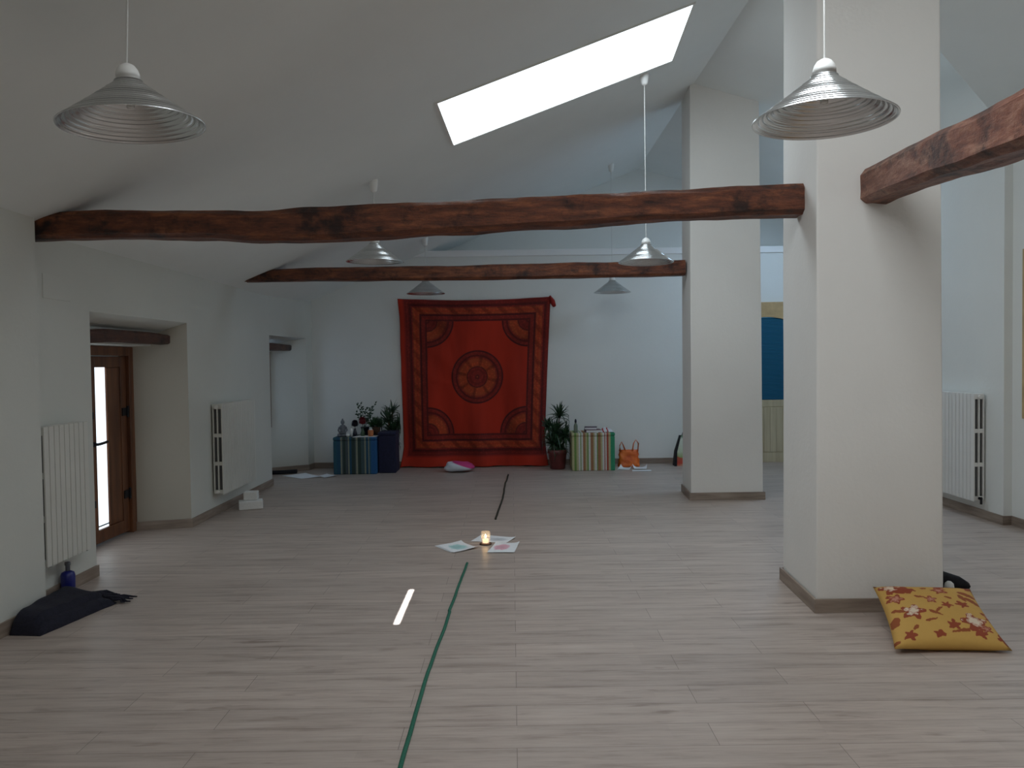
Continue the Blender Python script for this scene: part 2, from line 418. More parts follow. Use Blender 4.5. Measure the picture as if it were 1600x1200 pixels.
# window on the right wall, only its honey-wood edge shows (window_2)
w = thing('window_2', '', ''); del w['label'], w['category']; w['kind'] = 'structure'; w.location = (4.43, 6.33, .95)
bm = nb()
for y0, y1 in ((-.47, -.40), (.40, .47)): box(bm, -.06, .06, y0, y1, 0, 1.45)
box(bm, -.03, .06, -.44, .44, 0, .08); box(bm, -.03, .06, -.44, .44, 1.37, 1.45); box(bm, -.02, .05, -.035, .035, .08, 1.37)
obj('window_frame', bm, 'pinedark', w, bevel=.005)
M['sky_dim'] = glow('dim sky glazing', (.75, .88, 1.0), .8)
for a, b in ((-.44, -.035), (.035, .44)): obj('window_pane', box(nb(), .01, .018, a, b, .08, 1.37), 'sky_dim', w)

# ---------------------------------------------------------------- skylights
def skylight(n, quadpts, strength, col, slopefn, frame=True, off=.006):
    w = thing('window_%d' % n, '', ''); del w['label'], w['category']; w['kind'] = 'structure'
    cx = sum(p[0] for p in quadpts) / 4; cy = sum(p[1] for p in quadpts) / 4; cz = slopefn(cx)
    w.location = (cx, cy, cz)
    ps = [Vector((x - cx, y - cy, slopefn(x) - cz - off)) for x, y in quadpts]
    bm = nb(); quad(bm, *ps)
    obj('skylight_pane', bm, glow('skylight glazing', col, strength), w)
    bm = nb()
    for i in range(4):
        a, b = ps[i], ps[(i + 1) % 4]
        ao, bo = a * 1.022, b * 1.022
        dz = Vector((0, 0, -.008)); dz2 = Vector((0, 0, .012))
        vs = [bm.verts.new(q) for q in (a + dz, b + dz, bo + dz, ao + dz, a + dz2, b + dz2, bo + dz2, ao + dz2)]
        for f in ((0, 1, 2, 3), (4, 5, 6, 7), (0, 1, 5, 4), (2, 3, 7, 6), (1, 2, 6, 5), (0, 3, 7, 4)): bm.faces.new([vs[k] for k in f])
    obj('skylight_frame', bm, 'enamel', w)
    return w
skylight(3, [(-.508, 5.77), (1.39, 6.00), (1.475, 7.20), (-.475, 6.92)], 4.0, (.82, .93, 1.0), zl)
# skylight over the camera: split by an added slit that shapes the sun strip
GX = .02
skylight(4, [(SK[0], SK[2]), (GX - .022, SK[2]), (GX - .022, SK[3]), (SK[0], SK[3])], 7.5, (.90, .96, 1.0), zl, off=-.03)
skylight(5, [(GX + .022, SK[2]), (SK[1], SK[2]), (SK[1], SK[3]), (GX + .022, SK[3])], 7.5, (.90, .96, 1.0), zl, off=-.03)
# unseen black mask, added above and below the gap to shape the sun strip
bm = nb()
for y0, y1 in ((SK[2], 2.05), (2.74, SK[3])):
    quad(bm, (GX - .05, y0, zl(GX - .05) + .05), (GX + .05, y0, zl(GX + .05) + .05), (GX + .05, y1, zl(GX + .05) + .05), (GX - .05, y1, zl(GX - .05) + .05))
for s in (-1, 1):
    quad(bm, (GX + s * .10, SK[2], zl(GX + s * .1) + .05), (GX + s * .0215, SK[2], zl(GX + s * .0215) + .05), (GX + s * .0215, SK[3], zl(GX + s * .0215) + .05), (GX + s * .10, SK[3], zl(GX + s * .1) + .05))
st(obj('sun_mask', bm, 'black'))
skylight(6, [(3.62, 8.9), (4.2, 8.9), (4.2, 10.3), (3.62, 10.3)], 10, (.55, .76, 1.0), zr, off=.02)  # hidden skylight added to give the far wall its bluish light
skylight(7, [(3.45, 7.35), (4.15, 7.35), (4.15, 8.35), (3.45, 8.35)], .6, (.80, .90, 1.0), lambda x: ZD, off=.01)  # unseen pane added in the dormer head to light the right wall
# unseen window added behind the camera for soft light and reflections
w = thing('window_8', '', ''); del w['label'], w['category']; w['kind'] = 'structure'; w.location = (.2, YF, 1.0)
bm = nb()
for x0, x1 in ((-.70, -.63), (.63, .70), (-.035, .035)): box(bm, x0, x1, -.01, .05, 0, 1.3)
for z0, z1 in ((0, .07), (1.23, 1.30)): box(bm, -.63, .63, -.01, .045, z0, z1)
obj('window_frame', bm, 'doorwood', w, bevel=.005)
M['front_fill'] = glow('front fill glow', (1.0, .97, .90), 1.3)
for a, b in ((-.63, -.035), (.035, .63)): obj('window_pane', box(nb(), a, b, .004, .012, .07, 1.23), 'front_fill', w)

# ---------------------------------------------------------------- arched back door (door_2)
d = thing('door_2', '', ''); del d['label'], d['category']; d['kind'] = 'structure'; d.location = (3.66, YB, 0)
bm = nb()                                                       # head panel with arched opening
W, Z0, Z1 = .49, 1.78, 2.30
nn = 20; top = []; arc = []
for k in range(nn + 1):
    x = -.40 + .80 * k / nn; arc.append((x, 2.085 - .30 * (1 - math.sqrt(max(0, 1 - (x / .52) ** 2)))))
pts = [(-W, .0), (-W, Z1), (W, Z1), (W, .0), (.40, .0)] + [(x, z) for x, z in arc[::-1]] + [(-.40, .0)]
vs0 = [bm.verts.new((x, -.05, z)) for x, z in pts]; vs1 = [bm.verts.new((x, 0, z)) for x, z in pts]
bm.faces.new(vs0); bm.faces.new(vs1[::-1])
for i in range(len(pts)): bm.faces.new([vs0[i], vs0[(i + 1) % len(pts)], vs1[(i + 1) % len(pts)], vs1[i]])
obj('door_frame', bm, 'pinedark', d, bevel=.004)
bm = nb(); box(bm, -.40, .40, -.03, -.005, .0, .14); box(bm, -.40, .40, -.03, -.005, .80, .90)
box(bm, -.40, .40, -.024, -.006, .14, .80)
for k in range(9): box(bm, -.40 + .089 * k, -.40 + .089 * k + .080, -.032, -.02, .15, .79)
obj('lower_panel', bm, 'pine', d, bevel=.003)
m = M['blind'] = mat('blue blind', (.012, .085, .16), .45)
bm = nb()
z = .91
while z < 2.07:
    mx = Matrix.Translation((0, -.022, z)) @ Matrix.Rotation(.6, 4, 'X')
    box(bm, -.385, .385, -.013, .013, -.0015, .0015, mx); z += .021
obj('slatted_blind', bm, 'blind', d)
M['blueglass'] = glow('blue dusk glass', (.015, .10, .19), .9)
obj('glass_pane', box(nb(), -.40, .40, -.006, -.002, .90, 2.085), 'blueglass', d)

# ---------------------------------------------------------------- radiators
def radiator(label, x, y0, n, z0, z1, dirx, depth=.11, pitch=.06, valve_end=-1, valve=True):
    """dirx=+1: front faces +x.  x is the front plane, y0 the first section"""
    t = thing('radiator', label, 'radiator', (x, y0, z0))
    H = z1 - z0
    bm = nb(); s = -dirx
    def bx(a, b, y, yy, zz, z2): box(bm, min(s * a, s * b), max(s * a, s * b), y, yy, zz, z2)
    g = .0036
    k0 = len(bm.faces); bx(.014, depth - .016, pitch * .47, pitch * .53, .01, H - .01); bm.faces.ensure_lookup_table()
    for f in bm.faces[k0:]: f.material_index = 1
    bx(0, .012, g, pitch - g, 0, H)                              # front plate
    bx(.046, .058, .008, pitch - .008, .012, H - .006)           # middle fin
    bx(depth - .022, depth - .012, .006, pitch - .006, .012, H - .01)
    for k in range(4):
        zc = .025 + (H - .06) * k / 3
        bx(.010, depth - .015, .010, pitch - .010, zc - .016, zc + .020)
    bx(.004, depth - .014, .004, pitch - .004, H - .035, H - .002)
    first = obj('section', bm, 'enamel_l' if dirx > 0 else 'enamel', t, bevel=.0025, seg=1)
    first.data.materials.append(M['gap'])
    for k in range(1, n):
        c = first.copy(); c.location = (0, k * pitch, 0); C.objects.link(c); c.parent = t
    bm = nb(); yv = 0 if valve_end < 0 else n * pitch; q = -1 if valve_end < 0 else 1
    tube(bm, [(s * .05, yv, .03), (s * .05, yv + q * .03, .03)], .014, 12)
    if valve:
        tube(bm, [(s * .05, yv + q * .028, .045), (s * .05, yv + q * .028, -.02)], .010, 10)
        obj('valve', bm, 'iron', t, label='dark valve at the lower corner')
    else: obj('end_plug', bm, 'enamel', t)
    bm = nb(); tube(bm, [(s * .05, yv, H - .03), (s * .05, yv + q * .02, H - .03)], .018, 12); obj('top_plug', bm, 'enamel', t)
    bm = nb(); tube(bm, [(s * .05, n * pitch * .5, H * .9), (s * (depth + .03), n * pitch * .5, H * .9)], .008, 8); obj('wall_bracket', bm, 'enamel', t)
    return t
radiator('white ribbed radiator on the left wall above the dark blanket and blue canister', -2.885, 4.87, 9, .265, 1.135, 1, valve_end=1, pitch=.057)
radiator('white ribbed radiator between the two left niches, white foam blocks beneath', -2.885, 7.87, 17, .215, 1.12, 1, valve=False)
radiator('white ribbed radiator on the right wall behind the nearest column', 4.195, 7.20, 15, .165, 1.15, -1)

# access panel on the left wall
o = obj('access_panel', box(nb(), -3.004, -2.996, 5.10, 5.42, 1.95, 2.11), 'wall_l', bevel=.003); tag(o, 'square white cover plate on left wall above the near radiator', 'panel')

# ---------------------------------------------------------------- pendant lamps
prof = []
for k in range(41):
    f = k / 40; r = .050 + (.250 - .050) * f; z = .150 * (1 - f) - .002 * math.sin(PI * f)
    prof.append((r + .0014 * math.sin(f * PI * 30), z + .0010 * math.sin(f * PI * 30)))
inner = [(r - .002, z - .0028) for r, z in prof[::-1]]
full = [(.030, .158), (.049, .158)] + prof + [(.253, .0), (.252, -.004), (.249, -.003)] + inner + [(.040, .150), (.030, .150), (.030, .156)]
shade_me = None; cap_me = None
LP = [(-1.375, 2.93, 2.385, (.020, -.060), 'near left aluminium cone pendant lamp, cord leaving the top of the photo'),
      (1.155, 2.93, 2.368, (.0, .015), 'near right aluminium cone pendant lamp in front of the nearest column'),
      (-1.19, 7.00, 2.395, (.02, .0), 'aluminium cone pendant lamp under the long beam, left of the skylight'),
      (1.243, 7.30, 2.395, (.0, .02), 'aluminium cone pendant lamp hanging beside far column below skylight corner'),
      (-1.115, 10.45, 2.410, (.0, .0), 'farthest left pendant lamp just above the tapestry corner'),
      (1.385, 10.85, 2.425, (.0, .0), 'farthest right pendant lamp against the bare far wall')]
lamps = []
for i, (x, y, z, tl, lab) in enumerate(LP):
    t = thing('pendant_lamp', lab, 'lamp', (x, y, z), 0, None)
    if shade_me is None:
        sh = obj('lamp_shade', lathe(nb(), full, 72), 'alu', t, smooth=True); shade_me = sh
        bm = nb(); lathe(bm, [(0, .222), (.006, .222), (.014, .219), (.026, .212), (.036, .198), (.041, .182), (.041, .170), (.037, .168), (.040, .160), (.030, .156), (.0, .156)], 28)
        cp = obj('lamp_holder', bm, 'plastic', t, smooth=True); cap_me = cp
        bm = nb(); lathe(bm, [(0, .060), (.014, .062), (.016, .085), (.014, .150), (0, .15)], 16); bl = obj('bulb_socket', bm, 'plastic', t, smooth=True)
    else:
        for src in (shade_me, cap_me, bl):
            c = src.copy(); C.objects.link(c); c.parent = t
            if src is shade_me: shn = c
        sh = shn
    t.rotation_euler = (tl[0], tl[1], .3 * i)
    zc = zl(x) - z
    # cord and canopy hang plumb: counter-rotate
    inv = t.rotation_euler.to_matrix().inverted()
    top = inv @ Vector((0, 0, zc - .03)); a = Vector((0, 0, .221))
    bm = nb(); tube(bm, [a, a.lerp(top, .5), top], .0035, 8); obj('cord', bm, 'cordw', t)
    bm = nb(); lathe(bm, [(0, -.10), (.012, -.10), (.030, -.085), (.038, -.03), (.040, .0), (.040, .022), (0, .022)], 24)
    cn = obj('ceiling_rose', bm, 'plastic', t, smooth=True)
    cn.location = inv @ Vector((0, 0, zc)); cn.rotation_euler = inv.to_euler()

# ---------------------------------------------------------------- tapestry
m = M['tap'] = mat('printed red cotton', rough=.9)
tc = nd(m, 'TexCoord'); sp = nd(m, 'SeparateXYZ'); ln(m, tc.outputs['UV'], sp.inputs[0])
tr = T(m)
U = N(tr, sp.outputs[0]) * 2.20; V = N(tr, sp.outputs[1]) * 2.46         # metres on the cloth
HX, HY, CX, CY = .745, .825, 1.145, 1.31
cu = (U - CX).abs(); cv = (V - CY).abs()
db = (cu - HX).m('MAXIMUM', cv - HY)
rc = ((cu * cu) + (cv * cv)).m('SQRT')
ku = (cu - HX); kv = (cv - HY); rk = ((ku * ku) + (kv * kv)).m('SQRT')
rr = rc.m('MINIMUM', rk)
RED, DK, MID, ORG, DKR = (.44, .024, .006), (.085, .006, .006), (.27, .020, .012), (.46, .070, .018), (.19, .012, .008)
field = ramp(m, (rr / .5).s, [(0, ORG), (.04, DK), (.09, MID), (.17, MID), (.19, DKR), (.27, MID), (.30, DK), (.335, ORG), (.37, (.50, .06, .015)), (.52, ORG), (.60, MID), (.615, DK), (.65, DKR), (.67, MID), (.73, MID), (.745, DK), (.775, DK), (.79, RED), (1, RED)])
ang = (V - CY).m('ARCTAN2', U - CX); seg = (ang * 8.0).m('SINE')
bord = ramp(m, (db / .5).s, [(0, DKR), (.03, DK), (.07, MID), (.15, MID), (.17, DK), (.20, DK), (.215, MID), (.24, ORG), (.31, (.45, .045, .012)), (.38, ORG), (.43, MID), (.45, DKR), (.47, DK), (.53, DKR), (.55, MID), (.62, DKR), (.70, RED)])
ins = db.m('LESS_THAN', 0.0)
col = mixc(m, ins.s, bord, field)
tex = nd(m, 'TexVoronoi', Scale=30.0); mpv = nd(m, 'Mapping'); mpv.inputs['Scale'].default_value = (2.2, 2.46, 1); ln(m, tc.outputs['UV'], mpv.inputs[0]); ln(m, mpv.outputs[0], tex.inputs['Vector'])
deco = ramp(m, tex.outputs['Distance'], [(.15, (1.25, 1.25, 1.25)), (.5, (.62, .6, .6))])
inpat = db.m('GREATER_THAN', -.002).m('MAXIMUM', rr.m('LESS_THAN', .385)) * db.m('LESS_THAN', .305)
col = mixc(m, (inpat * .55).s, col, deco, 'MULTIPLY')
# petals in ring
pet = ramp(m, (seg * .5 + .5).s, [(.0, (.40, .35, .35)), (.28, (1, 1, 1))])
inr = rr.m('GREATER_THAN', .165) * rr.m('LESS_THAN', .30) * ins
col = mixc(m, (inr * .75).s, col, pet, 'MULTIPLY')
# blocks along the orange border
blk = ((U + V) * 26.0).m('SINE') * .5 + .5
inb = db.m('GREATER_THAN', .11) * db.m('LESS_THAN', .21)
col = mixc(m, (inb * .6).s, col, ramp(m, blk.s, [(.1, (.45, .4, .4)), (.5, (1.1, 1.1, 1.1))]), 'MULTIPLY')
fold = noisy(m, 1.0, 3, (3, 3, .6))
col = mixc(m, .55, col, ramp(m, fold, [(.35, (.62, .62, .62)), (.6, (1.1, 1.1, 1.1))]), 'MULTIPLY')  # fold shading painted into the cloth colour
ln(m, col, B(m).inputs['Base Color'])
bump(m, noisy(m, 120, 2), .15, .002)
NXT, NZT = 90, 96
bm = nb(); uvl = bm.loops.layers.uv.new('UVMap'); g = []
for j in range(NZT + 1):
    f = j / NZT; row = []                         # f=0 bottom
    zz = f * 2.42
    xl = -1.565 - .035 * f - .05 * max(0, .12 - f) / .12 - .02 * (f > .9) * (f - .9) * 10; xr = .455 + .115 * f ** 1.3 + .05 * max(0, .15 - f) / .15
    for i in range(NXT + 1):
        u = i / NXT; x = xl + (xr - xl) * u
        sag = -.035 * math.sin(PI * u) * f ** 6 - .0
        amp = .010 + .030 * (1 - f) ** 2
        y = 11.375 + amp * math.sin(u * 19 + 2.0 * math.sin(f * 3)) + .008 * math.sin(u * 43 + f * 5) * (1 - f * .6)
        diag = .012 * math.sin((u * 1.0 - (1 - f)) * 30) * (abs(u - .1) < .25) * (f > .5)
        y += diag
        z = zz + sag
        if f < .07: y -= (.07 - f) * 1.1; z = max(z, .012 + .010 * math.sin(u * 31))
        z = max(z, .010)
        row.append(bm.verts.new((x, min(y, 11.405), z)))
    g.append(row)
for j in range(NZT):
    for i in range(NXT):
        fc = bm.faces.new([g[j][i], g[j][i + 1], g[j + 1][i + 1], g[j + 1][i]])
        for lp, (a, b) in zip(fc.loops, ((i, j), (i + 1, j), (i + 1, j + 1), (i, j + 1))): lp[uvl].uv = (a / NXT, b / NZT)
tp = tag(obj('tapestry', bm, 'tap', smooth=True), 'large red and orange mandala-print cloth hung on the far wall', 'tapestry')
sol = tp.modifiers.new('thick', 'SOLIDIFY'); sol.thickness = .003
M['redcloth'] = soft('red cotton', (.30, .012, .008), .9, .2, 30)
bm = nb(); rings = []
loft(bm, [[(.545, 11.36, 2.425), (.555, 11.345, 2.43), (.565, 11.36, 2.44), (.555, 11.375, 2.43)],
          [(.56, 11.36, 2.33), (.60, 11.33, 2.36), (.625, 11.355, 2.37), (.59, 11.38, 2.35)],
          [(.60, 11.36, 2.27), (.625, 11.34, 2.27), (.645, 11.355, 2.29), (.625, 11.375, 2.28)]])
obj('folded_corner', bm, 'redcloth', tp, smooth=True)

# ---------------------------------------------------------------- poufs
def stripes(name, seq, x0, x1, axis=0, rough=.85):
    m = mat(name, rough=rough); tc = nd(m, 'TexCoord'); sp = nd(m, 'SeparateXYZ'); ln(m, tc.outputs['Object'], sp.inputs[0])
    f = (N(T(m), sp.outputs[0]) - x0) / (x1 - x0)
    tot = sum(w for w, c in seq); p = 0; st_ = []
    for w, c in seq: st_.append((p / tot, c)); p += w
    col = ramp(m, f.s, st_, 'CONSTANT')
    nz = noisy(m, 60, 3)
    col = mixc(m, .4, col, ramp(m, nz, [(.3, (.7, .7, .7)), (.7, (1.1, 1.1, 1.1))]), 'MULTIPLY')
    ln(m, col, B(m).inputs['Base Color']); bump(m, nz, .3, .003); return m
bl_, tq, cr, gy, dg = (.015, .07, .13), (.02, .09, .13), (.24, .26, .20), (.06, .08, .09), (.025, .048, .042)
M['strL'] = stripes('blue striped fabric', [(3, tq), (3.5, bl_), (1.4, cr), (1, gy), (2, dg), (2.5, gy), (1.2, cr), (2, bl_), (3, dg), (1, gy), (1.6, cr), (3, dg), (3.2, (.05, .09, .10)), (1.3, cr), (2.2, bl_), (.8, cr), (1.4, (.03, .10, .16)), (5, (.015, .10, .27))], -.29, .29)
gr, yl, wh, br_, rd = (.16, .27, .07), (.42, .40, .22), (.60, .60, .56), (.33, .16, .08), (.38, .08, .05)
M['strR'] = stripes('multicolour striped fabric', [(2, yl), (2, gr), (2, yl), (1.6, wh), (.8, gr), (1.8, wh), (2.2, br_), (1.6, yl), (1.2, gr), (2, wh), (2.6, br_), (1.2, yl), (2.0, wh), (1, gr), (2.6, br_), (1.6, yl), (1.8, wh), (.8, rd), (1.3, wh), (1.8, rd), (1.8, yl), (4, (.03, .26, .13))], -.29, .29)
def pouf(name, x, y, w, dp, h, mt, label, rz=0, piping=None, lid=.045):
    t = thing(name, label, 'pouf', (x, y, 0), rz)
    bm = nb(); box(bm, -w / 2, w / 2, -dp / 2, dp / 2, .0, h - lid); obj('body', bm, mt, t, bevel=.012, seg=3)
    bm = nb(); box(bm, -w / 2 - .003, w / 2 + .003, -dp / 2 - .003, dp / 2 + .003, h - lid + .001, h); obj('lid', bm, mt, t, bevel=.012, seg=3)
    return t
HL = .505
pouf('striped_pouf', -2.145, 10.95, .585, .44, HL, 'strL', 'low cube pouf with blue and green stripes, left of the tapestry')
pouf('navy_pouf', -1.72, 10.98, .24, .34, .56, 'navy', 'narrow dark navy cube pouf between striped pouf and tapestry')
HR = .515
pouf('striped_pouf', 1.095, 10.98, .585, .44, HR, 'strR', 'low cube pouf with red, cream and green stripes, right of the tapestry')

# things on the left pouf
def at_l(x, y): return (x, y, HL)
bm = nb()
lathe(bm, [(0, 0), (.055, 0), (.06, .012), (.055, .03), (.045, .045), (.034, .075), (.040, .105), (.044, .135), (.036, .155), (.016, .163), (.014, .172), (.024, .182), (.027, .200), (.022, .218), (.013, .228), (.011, .238), (.006, .248), (0, .25)], 20, (-2.325, 10.84, HL), 1, .75)
bu = tag(obj('buddha_statue', bm, 'grey', smooth=True), 'small grey seated buddha figure at the left end of the blue striped pouf', 'statue')
for s in (-1, 1):
    bm = nb(); tube(bm, [(-2.325 + s * .042, 10.84, HL + .135), (-2.325 + s * .058, 10.83, HL + .09), (-2.325 + s * .035, 10.80, HL + .055), (-2.325 + s * .005, 10.795, HL + .05)], [.013, .013, .011, .009], 8); obj('arm', bm, 'grey', bu, smooth=True)
    bm = nb(); tube(bm, [(-2.325, 10.83, HL + .025), (-2.325 + s * .055, 10.81, HL + .025), (-2.325 + s * .03, 10.785, HL + .02), (-2.325 - s * .01, 10.785, HL + .02)], [.02, .02, .016, .010], 8); obj('leg', bm, 'grey', bu, smooth=True)
bm = nb(); bmesh.ops.create_icosphere(bm, subdivisions=3, radius=.027, matrix=Matrix.Translation((-2.248, 10.80, HL + .026)))
tag(obj('white_ball_candle', bm, 'foam', smooth=True), 'small round white candle beside the grey buddha figure', 'candle')
t = thing('white_candle', 'slim tall white candle right of the buddha figure', 'candle', at_l(-2.205, 10.83))
obj('wax', lathe(nb(), [(0, 0), (.016, 0), (.015, .085), (.010, .12), (0, .122)], 16), 'foam', t, smooth=True)
bm = nb(); tube(bm, [(0, 0, .12), (.001, 0, .135)], .0015, 6); obj('wick', bm, 'black', t)
def flower(x, y, h, r, mt, vase, label, petals=26):
    t = thing('flower_vase', label, 'flower', (x, y, HL + .008))
    obj('vase', lathe(nb(), [(0, 0), (.026, 0), (.032, .03), (.020, .07), (.014, .09), (.018, .10), (.014, .10), (.010, .085), (0, .06)], 20), vase, t, smooth=True)
    bm = nb(); tube(bm, [(0, 0, .06), (.004, 0, h * .6), (0, 0, h - r * .6)], .004, 6); obj('stem', bm, 'leaf2', t)
    bm = nb()
    for k in range(petals):
        ph = k * 2.4; th = .25 + 2.0 * (k / petals); d = Vector((math.sin(th) * math.cos(ph), math.sin(th) * math.sin(ph), math.cos(th)))
        u = d.cross(Vector((0, 0, 1))).normalized(); vv = u.cross(d)
        c = Vector((0, 0, h)); w = r * .42
        quad(bm, c + d * r * .25 - u * w * .4, c + d * r * .85 - u * w + vv * w * .3, c + d * r * 1.02 + vv * w * .1, c + d * r * .85 + u * w + vv * w * .3)
        quad(bm, c + d * r * .25 - u * w * .4, c + d * r * .25 + u * w * .4, c + d * r * .85 + u * w - vv * w * .5, c + d * r * .85 - u * w - vv * w * .5)
    bmesh.ops.create_icosphere(bm, subdivisions=2, radius=r * .72, matrix=Matrix.Translation((0, 0, h)))
    obj('bloom', bm, mt, t)
    return t
M['redfl'] = soft('dark red petals', (.16, .008, .014), .7, .3, 30)
M['blackfl'] = soft('near black petals', (.014, .006, .016), .8, .3, 30)
M['darkvase'] = mat('dark vase', (.012, .012, .025), .3)
M['greenglass'] = mat('green glass vase', (.05, .10, .05), .25)
flower(-2.160, 10.85, .165, .056, 'blackfl', 'darkvase', 'almost black round bloom in a dark vase left of the red flower')
flower(-2.055, 10.85, .200, .062, 'redfl', 'greenglass', 'dark red round flower in a small green vase on the white paper')
# paper cloth
bm = nb(); prism(bm, [(-2.17, 10.73), (-1.86, 10.735), (-1.84, 10.93), (-2.12, 10.95)], HL, HL + .005)
tag(obj('white_sheet', bm, 'paper'), 'white paper sheet under the vases on blue striped pouf', 'paper')
t = thing('candle_holder', 'small orange terracotta candle holder on the white sheet', 'candle holder', (-1.935, 10.80, HL + .006))
M['orange'] = soft('orange clay', (.50, .17, .06), .7, .15, 20)
obj('cup', lathe(nb(), [(0, 0), (.034, 0), (.038, .04), (.036, .085), (.030, .085), (.032, .04), (.028, .012), (0, .012)], 20), 'orange', t, smooth=True)
obj('candle', lathe(nb(), [(0, .013), (.026, .013), (.026, .09), (.008, .105), (0, .106)], 16), 'foam', t, smooth=True)
# leafy stems
def leaf_quad(bm, p, d, up, L, w):
    d = d.normalized(); s = d.cross(up).normalized()
    a = [p, p + d * L * .35 + s * w, p + d * L, p + d * L * .35 - s * w]
    bm.faces.new([bm.verts.new(q) for q in a])
t = thing('leafy_plant', 'slender small-leaved plant rising behind the red flower', 'plant', at_l(-2.06, 11.06))
obj('pot', lathe(nb(), [(0, 0), (.045, 0), (.058, .10), (.062, .10), (.062, .115), (.052, .115), (.050, .10), (0, .10)], 20), 'darkvase', t, smooth=True)
rnd = random.Random(3)
for k, (dx, dz) in enumerate([(-.10, .42), (-.06, .44), (.02, .36), (.10, .38), (.15, .43), (-.12, .30), (.06, .28)]):
    bm = nb(); pts = [Vector((0, 0, .10)).lerp(Vector((dx, rnd.uniform(-.04, .04), dz)), q) + Vector((0, 0, .02 * math.sin(q * PI))) for q in (0, .25, .5, .75, 1)]
    tube(bm, pts, .0022, 5); sm = obj('stem', bm, 'leaf', t)
    bm = nb()
    for q in range(12):
        f = .3 + .7 * q / 11; p = pts[0].lerp(pts[-1], f) + Vector((0, 0, .01))
        leaf_quad(bm, p, Vector((rnd.uniform(-1, 1), rnd.uniform(-1, .6), rnd.uniform(-.3, .9))), Vector((rnd.uniform(-.3, .3), -1, .4)), rnd.uniform(.035, .055), .013)
    obj('leaves', bm, 'leaf', sm)
# fern pot
t = thing('potted_fern', 'bushy low green plant in a dark brown pot behind the orange candle holder', 'plant', at_l(-1.900, 11.04))
M['brownpot'] = soft('brown pot', (.09, .045, .025), .7, .2, 20)
obj('pot', lathe(nb(), [(0, 0), (.045, 0), (.058, .10), (.062, .115), (.054, .115), (.05, .10), (0, .10)], 20), 'brownpot', t, smooth=True)
bm = nb()
for k in range(260):
    ph = rnd.uniform(0, 2 * PI); el = rnd.uniform(.1, 1.4); L = rnd.uniform(.05, .12)
    d = Vector((math.cos(ph) * math.cos(el), math.sin(ph) * math.cos(el), math.sin(el))); p = Vector((0, 0, .105))
    leaf_quad(bm, p + d * L * .6, d, Vector((0, -.6, 1)), L * .8, .012)
obj('foliage', bm, 'leaf2', t)

# spiky plants
def spiky(x, y, label, heads, potr, poth, potm, seed, lim=(-9, 9, -9, 9)):
    t = thing('potted_dracaena', label, 'plant', (x, y, 0)); rnd = random.Random(seed)
    obj('pot', lathe(nb(), [(0, 0), (potr * .72, 0), (potr * .78, .012), (potr * .95, poth * .8), (potr * 1.04, poth * .82), (potr * 1.04, poth), (potr * .92, poth), (potr * .88, poth * .85), (0, poth * .85)], 32), potm, t, smooth=True)
    obj('soil', lathe(nb(), [(0, poth * .86), (potr * .87, poth * .86), (0, poth * .9)], 24), 'soil', t)
    for hx, hy, hz, nl, L in heads:
        bm = nb(); tube(bm, [(hx * .2, hy * .2, poth * .8), (hx * .7, hy * .7, hz * .6), (hx, hy, hz)], [.014, .012, .009], 8)
        tr_ = obj('trunk', bm, 'brownpot', t, smooth=True)
        bm = nb()
        for k in range(nl):
            ph = k * 2.399 + rnd.uniform(-.3, .3); el = rnd.uniform(.15, 1.45); l = L * rnd.uniform(.75, 1.15)
            d = Vector((math.cos(ph) * math.cos(el), .55 * math.sin(ph) * math.cos(el), math.sin(el))); p = Vector((hx, hy, hz - .04 * rnd.random()))
            droop = rnd.uniform(.25, .9) * (1.3 - el * .55); s = d.cross(Vector((0, -.3, 1))).normalized(); prev = None
            for q in range(7):
                f = q / 6; c = p + d * l * f + Vector((0, 0, -droop * l * f * f)); c.x = min(max(c.x, lim[0]), lim[1]); c.y = min(max(c.y, lim[2]), lim[3]); c.z = max(c.z, .02); w = .0125 * (1 - f ** 2) + .001
                cur = (bm.verts.new(c - s * w), bm.verts.new(c + s * w))
                if prev: bm.faces.new([prev[0], prev[1], cur[1], cur[0]])
                prev = cur
        obj('leaves', bm, 'leaf', tr_)
    return t
spiky(.62, 11.02, 'spiky dark green plant in a maroon pot right of the tapestry', [(-.03, -.02, .50, 90, .33), (.03, .02, .74, 50, .28), (-.13, .0, .60, 44, .22), (.10, -.02, .44, 80, .28), (-.06, -.04, .36, 80, .26), (.02, -.05, .30, 70, .24)], .135, .27, 'maroon', 4, (-.21, .165, -.3, .26))
spiky(-1.70, 11.25, 'spiky dark green plant in terracotta pot left of the tapestry behind navy pouf', [(-.05, -.06, .70, 60, .30), (.02, -.06, .52, 90, .30), (.09, -.06, .62, 44, .24), (.0, -.03, .84, 24, .24), (-.02, -.05, .40, 70, .26)], .072, .24, 'terracotta', 8, (-.16, .10, -.085, .10))

